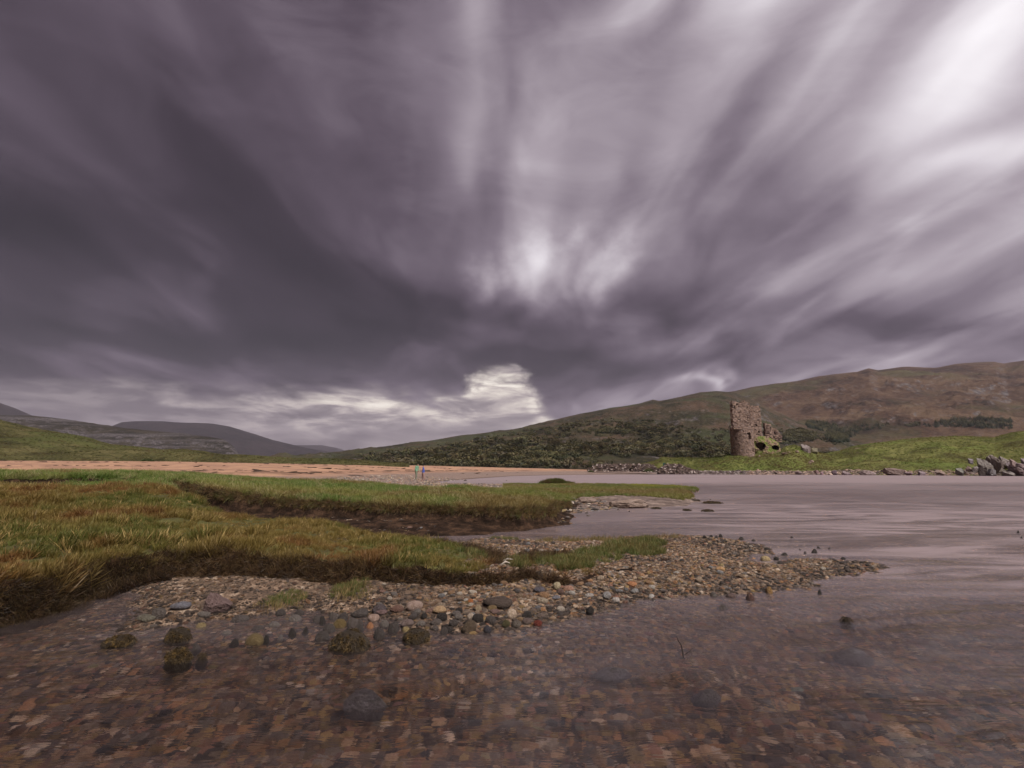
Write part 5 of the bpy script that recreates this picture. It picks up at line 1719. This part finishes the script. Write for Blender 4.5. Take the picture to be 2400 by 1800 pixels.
rock_at('boulder', 1890, 1061, 26, 21, 129.5, 'large grey boulder on the knoll right of the castle', (0.19, 0.15, 0.15), 3, cat='boulder')
rock_at('boulder', 1908, 1062, 22, 12, 130.5, 'brown moss topped boulder leaning behind the large grey one', (0.14, 0.12, 0.07), 6, cat='boulder')
for u, v, w, h, y in [(1840, 1068, 18, 7, 123), (1852, 1066, 14, 7, 124), (1868, 1062, 10, 6, 125.5), (1845, 1064, 8, 5, 124), (1820, 1082, 16, 6, 120), (1897, 1090, 18, 8, 119), (1903, 1084, 12, 6, 120), (2013, 1057, 16, 7, 135), (1780, 1071, 7, 4, 122)]:
    rock_at('rubble_stone', u, v, w, h, y, 'fallen rubble stone in the grass of the castle knoll', (0.27, 0.19, 0.155), srng.randrange(12), 'rubble stones on the castle knoll', 'stone')
SH = [(1915, 1108, 15, 9), (1927, 1110, 14, 7), (1956, 1109, 14, 9), (1985, 1112, 26, 10), (2032, 1112, 44, 12), (2095, 1111, 52, 15), (2130, 1112, 22, 9), (2162, 1112, 26, 11), (2198, 1107, 14, 8),
      (2210, 1111, 18, 9), (2251, 1108, 30, 14), (2272, 1103, 17, 13), (2287, 1106, 22, 16), (2354, 1109, 22, 13), (2374, 1087, 22, 14), (2276, 1081, 18, 10), (1872, 1109, 16, 8)]
SHL = ['small purple-grey shore rock below the dip between knoll and headland', 'low grey shore rock beside the small purple-grey one', 'squat shore rock below the start of the headland', 'flat sloping shore rock, second from the start of the headland',
       'long tilted slab on the headland shore, left of the widest slab', 'widest pale slab on the headland shore', 'small brown block right of the widest pale slab', 'rounded shore block between two small rocks', 'small pale rock perched above the shore rocks',
       'low rock under the small pale perched one', 'broad grey rock left of the crag', 'small square rock just left of the crag', 'pale square rock touching the left foot of the crag', 'round pale rock at the foot of the crag',
       'grey rock on the upper right of the crag', 'dark rock in the grass upper left of the crag', 'small shore rock at the right end of the knoll']
for (u, v, w, h), lb_ in zip(SH, SHL):
    y = float(np.interp(u, [1860, 2000, 2200, 2400], [110, 104, 97, 90])) - 0.5
    rock_at('shore_rock', u, v + 3, w, h, y, lb_, [q * srng.uniform(0.8, 1.15) for q in (0.19, 0.148, 0.14)], srng.randrange(12), 'rocks along the headland shore', depth=0.6)
crag = bpy.data.objects.new('crag', None); col.objects.link(crag)
crag.location = at(2345, 1112, 92); crag['label'] = 'big broken grey crag rising from the water at the right end of the headland'; crag['category'] = 'crag'
for (u, v, w, h, y, vr) in [(2312, 1112, 36, 38, 93, 3), (2335, 1110, 34, 42, 94.5, 8), (2356, 1100, 36, 30, 96, 5), (2394, 1114, 50, 28, 91, 10), (2378, 1104, 30, 24, 93.5, 1), (2430, 1112, 60, 40, 91, 3), (2325, 1116, 30, 16, 92, 6), (2365, 1117, 34, 13, 91, 9)]:
    o = rock_at('rock_face', u, v, w, h, y, '', [q * srng.uniform(0.85, 1.1) for q in (0.17, 0.142, 0.14)], vr, depth=0.8)
    del o['label']; del o['category']
    o.location = Vector(o.location) - crag.location; o.parent = crag

# rubble and pale shingle along the foot of knoll and headland
for g, nm, lb_, n, zr in ((kng, 'knoll_shore_rubble', 'dark rubble and pale stones along the waterline of the knoll', 9000, 0.75), (hdg, 'headland_shore_rubble', 'pinkish shingle and stones along the waterline of the headland', 8000, 0.95)):
    xv, yv, z, us = g
    j = rng.uniform(0, xv.shape[1] - 2, n).astype(int)
    i = (rng.random(n) * 12)
    i0 = i.astype(int); fi = i - i0
    x = xv[i0, j] * (1 - fi) + xv[i0 + 1, j] * fi; y = yv[i0, j] * (1 - fi) + yv[i0 + 1, j] * fi; h = z[i0, j] * (1 - fi) + z[i0 + 1, j] * fi
    k = (h < zr) & (h > -0.1)
    x, y, h, uu = x[k], y[k], h[k], us[j][k]
    n = len(x)
    drk = ((uu < 1745) & (g is kng))[:, None]
    lt = np.array([(0.27, 0.18, 0.14), (0.33, 0.235, 0.19), (0.15, 0.105, 0.09), (0.12, 0.09, 0.08)])[rng.integers(0, 4, n)]
    dk = np.array([(0.09, 0.06, 0.06), (0.13, 0.09, 0.085), (0.06, 0.045, 0.04), (0.30, 0.25, 0.24)])[rng.integers(0, 4, n)]
    tn = np.where(drk, dk, lt)
    sz = np.exp(rng.normal(-1.9, 0.5, n))
    scatter(nm, np.column_stack([x, y, h]), np.column_stack([rng.normal(0, .3, n), rng.normal(0, .3, n), rng.uniform(0, 6.28, n)]), np.column_stack([sz * 1.4, sz, sz * 0.7]), tn, rng.integers(0, 10, n), PEB, lb_, 'rubble')

# dry stone walls
WP = [(0.10, 0.075, 0.07), (0.13, 0.095, 0.09), (0.075, 0.055, 0.053), (0.17, 0.125, 0.115), (0.12, 0.09, 0.07), (0.42, 0.36, 0.34), (0.20, 0.155, 0.14)]
for k_, (u0, u1, vb, vt, y, lb_, ends) in enumerate([
        (1378, 1478, 1101, 1088.5, 118, 'long low dry stone wall above the sandy beach, leftmost of the three', (0.45, 0.0)),
        (1482, 1546, 1102, 1088, 116, 'middle dry stone wall with a tumbled right end beside the green sign', (0.1, 0.6)),
        (1543, 1632, 1107, 1088, 114, 'dry stone wall running down to the water right of the green sign', (0.35, 0.75))]):
    bl = Blocks(20 + k_)
    x0, x1 = at(u0, 1100, y).x, at(u1, 1100, y).x
    zbt, ztp = at(1500, vb, y).z - 0.4, at(1500, vt, y).z

    def wt(q, e=ends, a=zbt, t_=ztp):
        v_ = 1.0
        if q < e[0] * 0.5: v_ = 0.35 + 0.65 * (q / (e[0] * 0.5))
        if e[1] > 0 and q > 1 - e[1] * 0.6: v_ = 0.25 + 0.75 * (1 - q) / (e[1] * 0.6)
        return a + (t_ - a) * v_
    for dy in (0, 0.45):
        bl.wall([(x0, y + dy), ((x0 + x1) / 2, y + dy - 0.5), (x1, y + dy - 1.0)], zbt, wt, 0.45, 0.34, 0.2, pal=WP, bulge=0.09)
    o = bl.build('stonework', None, M['masonry'])
    rt_ = bpy.data.objects.new('dry_stone_wall', None); col.objects.link(rt_)
    rt_.location = ((x0 + x1) / 2, y, zbt); o.parent = rt_; o.data.transform(Matrix.Translation((-(x0 + x1) / 2, -y, -zbt)))
    rt_['label'] = lb_; rt_['category'] = 'dry stone wall'; rt_['group'] = 'dry stone walls by the beach'

# little green notice board
m, b = new_mat('sign_green'); out(b, principled(b, (0.02, 0.06, 0.045), 0.5)); M['sign'] = m
y = 121.0
p0 = at(1557, 1088, y); sg = bpy.data.objects.new('notice_board', None); col.objects.link(sg); sg.location = (p0.x, y, p0.z - 0.9)
sg['label'] = 'small dark green notice board standing on the grass behind the walls'; sg['category'] = 'sign'
for nm, bx in (('board', (-0.32, 0.32, -0.03, 0.03, 0.62, 1.18)), ('post', (-0.27, -0.2, 0.032, 0.10, -0.3, 1.1)), ('post', (0.2, 0.27, 0.032, 0.10, -0.3, 1.1)), ('top_rail', (-0.35, 0.35, -0.045, 0.045, 1.183, 1.23))):
    me = boxmesh(*bx); me.materials.clear(); me.materials.append(M['sign']); link(nm, me, sg)


# ------------------------------------------------------------------ trees on the hills
def clump_mesh(seed, n=70, flat=0.75, cone=False):
    r = random.Random(seed); V, F = [], []
    for i in range(n):
        if cone:
            h = r.random(); q = (1 - h) * 0.34 * math.sqrt(r.uniform(0.2, 1)) + 0.02; a = r.uniform(0, 6.28)
            p = Vector((math.cos(a) * q, math.sin(a) * q, h)); s = 0.10 * (1.15 - h)
        else:
            d = Vector((r.gauss(0, 1), r.gauss(0, 1), r.gauss(0, 1))).normalized() * r.uniform(0.55, 1) ** 0.5
            lob = 1 + 0.35 * mnoise.noise(d * 2 + Vector((seed, 0, 0)))
            p = Vector((d.x * 0.5 * lob, d.y * 0.5 * lob, 0.45 + d.z * 0.45 * flat * lob)); s = 0.11
        u_ = Vector((r.gauss(0, 1), r.gauss(0, 1), r.gauss(0, 1))).normalized() * s; w_ = u_.orthogonal().normalized() * s * 0.8
        b0 = len(V); V += [tuple(p - u_), tuple(p + w_), tuple(p + u_), tuple(p - w_)]; F.append((b0, b0 + 1, b0 + 2, b0 + 3))
    if not cone:
        b0 = len(V); V += [(-.03, 0, 0), (.03, 0, 0), (.02, 0, .5), (-.02, 0, .5)]; F.append((b0, b0 + 1, b0 + 2, b0 + 3))
    me = bpy.data.meshes.new('clump'); me.from_pydata(V, [], F); me.materials.append(M['leaf']); return me


CLM = src_collection('shrub_clump', [clump_mesh(i) for i in range(8)])
CON = src_collection('conifer_tree', [clump_mesh(40 + i, 80, 1, True) for i in range(6)])
xv, yv, z, us = hsg


def form_px(x, y, z):
    zz = z - CH
    d = y * CP + zz * SP; up = -y * SP + zz * CP
    return 1200 + FPX * x / d, 900 - FPX * up / d


x, y, z, uu, tt_ = sample_form(hsg, 36000, 0, 1)
pu, pv = form_px(x, y, z)
f_ = fbm(x / 60, y / 60, 4, 601)
cov = 0.62 * sst(pu, 800, 1000) * (1 - sst(pu, 1480, 1660)) + 0.30 * sst(pu, 1400, 1500) * (1 - sst(pu, 1900, 2000)) * sst(pv, 985, 1020)
top = np.interp(pu, [800, 1000, 1200, 1350, 1500, 1650, 1900], [1066, 1045, 1018, 990, 985, 990, 1005])
cov *= sst(pv, top - 4, top + 22)
k = rng.random(len(x)) < np.clip(cov * (0.8 + 1.1 * f_), 0, 1)
x, y, z = x[k], y[k], z[k]; n = len(x)
tn = np.array([(0.030, 0.036, 0.016), (0.042, 0.046, 0.02), (0.055, 0.052, 0.024), (0.065, 0.052, 0.028)])[rng.integers(0, 4, n)] * rng.uniform(0.8, 1.2, (n, 1))
sz = np.exp(rng.normal(1.4, 0.35, n))
scatter('birch_scrub', np.column_stack([x, y, z - 0.3]), np.column_stack([np.zeros(n), np.zeros(n), rng.uniform(0, 6.28, n)]), np.column_stack([sz * 1.25, sz * 1.25, sz]), tn, rng.integers(0, 8, n), CLM,
        'dark green birch scrub covering the lower slope of the long hill', 'woodland')
# scattered bushes on the moor and plantations, chosen where the slope shows them
POLYS = [('conifer_plantation', [(1888, 991), (1905, 989), (1962, 996), (1962, 1012), (1925, 1010), (1893, 1003)], 'small conifer plantation on the moor, leftmost and highest of three'),
         ('conifer_plantation', [(1935, 1030), (1938, 1016), (1985, 1000), (2080, 994), (2082, 1003), (2010, 1014), (1985, 1036), (1960, 1040)], 'curving conifer plantation stepping down the moor behind the knoll'),
         ('conifer_plantation', [(2165, 996), (2230, 983), (2300, 980), (2370, 984), (2372, 1006), (2290, 1004), (2220, 1001), (2170, 1002)], 'widest conifer plantation on the moor above the headland'),
         ('bush_patch', [(2115, 997), (2155, 988), (2155, 999), (2120, 1002)], 'small patch of bushes left of the widest conifer plantation'),
         ('bush_patch', [(1830, 1030), (1850, 1012), (1880, 1008), (1915, 1020), (1905, 1034), (1860, 1040)], 'grey-green patch of bushes on the slope right of the castle')]
# the visible hill surface seen along each sight line
allx = []
for g in (mhg if 'mhg' in globals() else None, hsg):
    if g is not None: allx.append(g)
for nm, poly, lb_ in POLYS:
    X, Y, Z3 = [], [], []
    for g in allx:
        x, y, z, uu, tt_ = sample_form(g, 90000, 0, 1)
        pu, pv = form_px(x, y, z)
        k = sdpoly(pu, pv, poly) > 0
        if g is not hsg:
            rv = np.interp(pu, [1723, 1760, 1800, 1860, 1930, 2030, 2150, 2300], [921, 935, 955, 985, 1010, 1040, 1070, 1090])
            k &= pv < rv
        X.append(x[k]); Y.append(y[k]); Z3.append(z[k])
    x, y, z = np.concatenate(X), np.concatenate(Y), np.concatenate(Z3)
    if len(x) > 900:
        sel = rng.choice(len(x), 900, replace=False); x, y, z = x[sel], y[sel], z[sel]
    n = len(x)
    if n == 0: continue
    con = nm.startswith('con')
    tn = np.array([(0.024, 0.036, 0.020), (0.032, 0.046, 0.024), (0.042, 0.052, 0.028)] if con else [(0.04, 0.045, 0.022), (0.06, 0.06, 0.03)])[rng.integers(0, 3 if con else 2, n)] * rng.uniform(0.8, 1.2, (n, 1))
    sz = rng.uniform(6, 11, n) if con else rng.uniform(4, 8, n)
    o = scatter(nm, np.column_stack([x, y, z - 0.5]), np.column_stack([np.zeros(n), np.zeros(n), rng.uniform(0, 6.28, n)]), np.column_stack([sz, sz, sz]), tn, rng.integers(0, 6, n), CON if con else CLM, lb_, 'plantation' if con else 'bushes')


# ------------------------------------------------------------------ two walkers on the beach
def person(u, vfeet, y, hgt, jacket, trousers, label, bend=0.0, yaw=0.0, stride=0.12):
    z0 = float(land(np.array([at(u, vfeet, y).x]), np.array([y]))[0][0])
    x0 = at(u, vfeet, y).x
    s = hgt / 1.75
    J = {}
    b_ = bend
    pts = [('pelvis', (0, 0, .95), .16), ('belly', (0, -.04 * b_, 1.12), .16), ('chest', (0, -.22 * b_, 1.32), .19), ('neck', (0, -.36 * b_, 1.50 - .05 * b_), .055), ('headlow', (0, -.44 * b_ - .01, 1.58 - .08 * b_), .085), ('head', (0, -.47 * b_ - .01, 1.67 - .1 * b_), .09),
           ('hipl', (-.09, 0, .90), .12), ('kneel', (-.10, -stride, .50), .085), ('ankl', (-.10, -stride * .6, .09), .045), ('toel', (-.11, -stride - .14, .04), .04),
           ('hipr', (.09, 0, .90), .12), ('kneer', (.10, stride * .3, .50), .085), ('ankr', (.10, stride * 1.3, .09), .045), ('toer', (.11, stride * .9 - .05, .04), .04),
           ('shl', (-.19, -.24 * b_, 1.41), .065), ('ell', (-.25, -.2 * b_ + .04, 1.13), .05), ('wrl', (-.24, -.3 * b_ - .12, .93), .035), ('hal', (-.23, -.3 * b_ - .17, .85), .035),
           ('shr', (.19, -.24 * b_, 1.41), .065), ('elr', (.25, -.2 * b_ + .02, 1.13), .05), ('wrr', (.24, -.3 * b_ - .10, .93), .035), ('har', (.23, -.3 * b_ - .15, .85), .035)]
    nm = [p[0] for p in pts]
    E = [('pelvis', 'belly'), ('belly', 'chest'), ('chest', 'neck'), ('neck', 'headlow'), ('headlow', 'head'), ('pelvis', 'hipl'), ('hipl', 'kneel'), ('kneel', 'ankl'), ('ankl', 'toel'), ('pelvis', 'hipr'),
         ('hipr', 'kneer'), ('kneer', 'ankr'), ('ankr', 'toer'), ('chest', 'shl'), ('shl', 'ell'), ('ell', 'wrl'), ('wrl', 'hal'), ('chest', 'shr'), ('shr', 'elr'), ('elr', 'wrr'), ('wrr', 'har')]
    me = bpy.data.meshes.new('person_sk')
    me.from_pydata([p[1] for p in pts], [(nm.index(a), nm.index(c)) for a, c in E], [])
    o = bpy.data.objects.new('person_sk', me); col.objects.link(o)
    md = o.modifiers.new('s', 'SKIN')
    for i, p in enumerate(pts):
        me.skin_vertices[0].data[i].radius = (p[2], p[2] * 0.85)
    me.skin_vertices[0].data[0].use_root = True
    sb_ = o.modifiers.new('d', 'SUBSURF'); sb_.levels = 2; sb_.render_levels = 2
    dg = bpy.context.evaluated_depsgraph_get()
    bme = bpy.data.meshes.new_from_object(o.evaluated_get(dg))
    bpy.data.objects.remove(o)
    mats = []
    for nmm, c in (('jacket_cloth', jacket), ('trouser_cloth', trousers), ('skin', (0.42, 0.26, 0.19)), ('hair_brown', (0.05, 0.03, 0.02))):
        m_, b2 = new_mat(nmm); out(b2, principled(b2, c, 0.8)); mats.append(m_); bme.materials.append(m_)
    for p in bme.polygons:
        c = p.center
        hy = -.47 * b_
        if c.z > 1.50 - 0.1 * b_:
            p.material_index = 3 if (c.z > 1.62 - .1 * b_ or c.y > hy + 0.01) else 2
        elif c.z > 0.88:
            p.material_index = 0 if not (abs(c.x) > .2 and c.z < .90) else 2
        elif abs(c.x) > .19 and c.z < 0.93 and c.z > .7:
            p.material_index = 2
        else:
            p.material_index = 1
        p.use_smooth = True
    o = bpy.data.objects.new('person', bme); col.objects.link(o)
    o.location = (x0, y, z0); o.scale = (s, s, s); o.rotation_euler = (0, 0, yaw)
    o['label'] = label; o['category'] = 'person'; o['group'] = 'walkers on the far beach'
    return o


person(975, 1123, 52, 1.65, (0.16, 0.30, 0.20), (0.14, 0.16, 0.11), 'person in a pale green jacket stooping on the beach, left of the pair', 0.45, R(60))
person(992, 1124, 50, 1.55, (0.05, 0.08, 0.32), (0.25, 0.15, 0.13), 'person in a blue jacket standing on the beach, right of the pair', 0.1, R(-80))

# ------------------------------------------------------------------ air
m, b = new_mat('haze')
pv_ = b.node('ShaderNodeVolumePrincipled')
pv_.inputs['Color'].default_value = (0.74, 0.68, 0.82, 1)
pv_.inputs['Density'].default_value = 0.000045
out(b, None, pv_.outputs[0])
bm = bmesh.new()
bmesh.ops.create_cube(bm, size=1, matrix=Matrix.Translation((0, 4300, 348)) @ Matrix.Diagonal((24000, 9600, 702, 1)))
me = bpy.data.meshes.new('haze'); bm.to_mesh(me); bm.free(); me.materials.append(m)
link('haze', me, None, 'thin blue-grey air between the near shore and the far mountains', 'haze', kind='stuff')
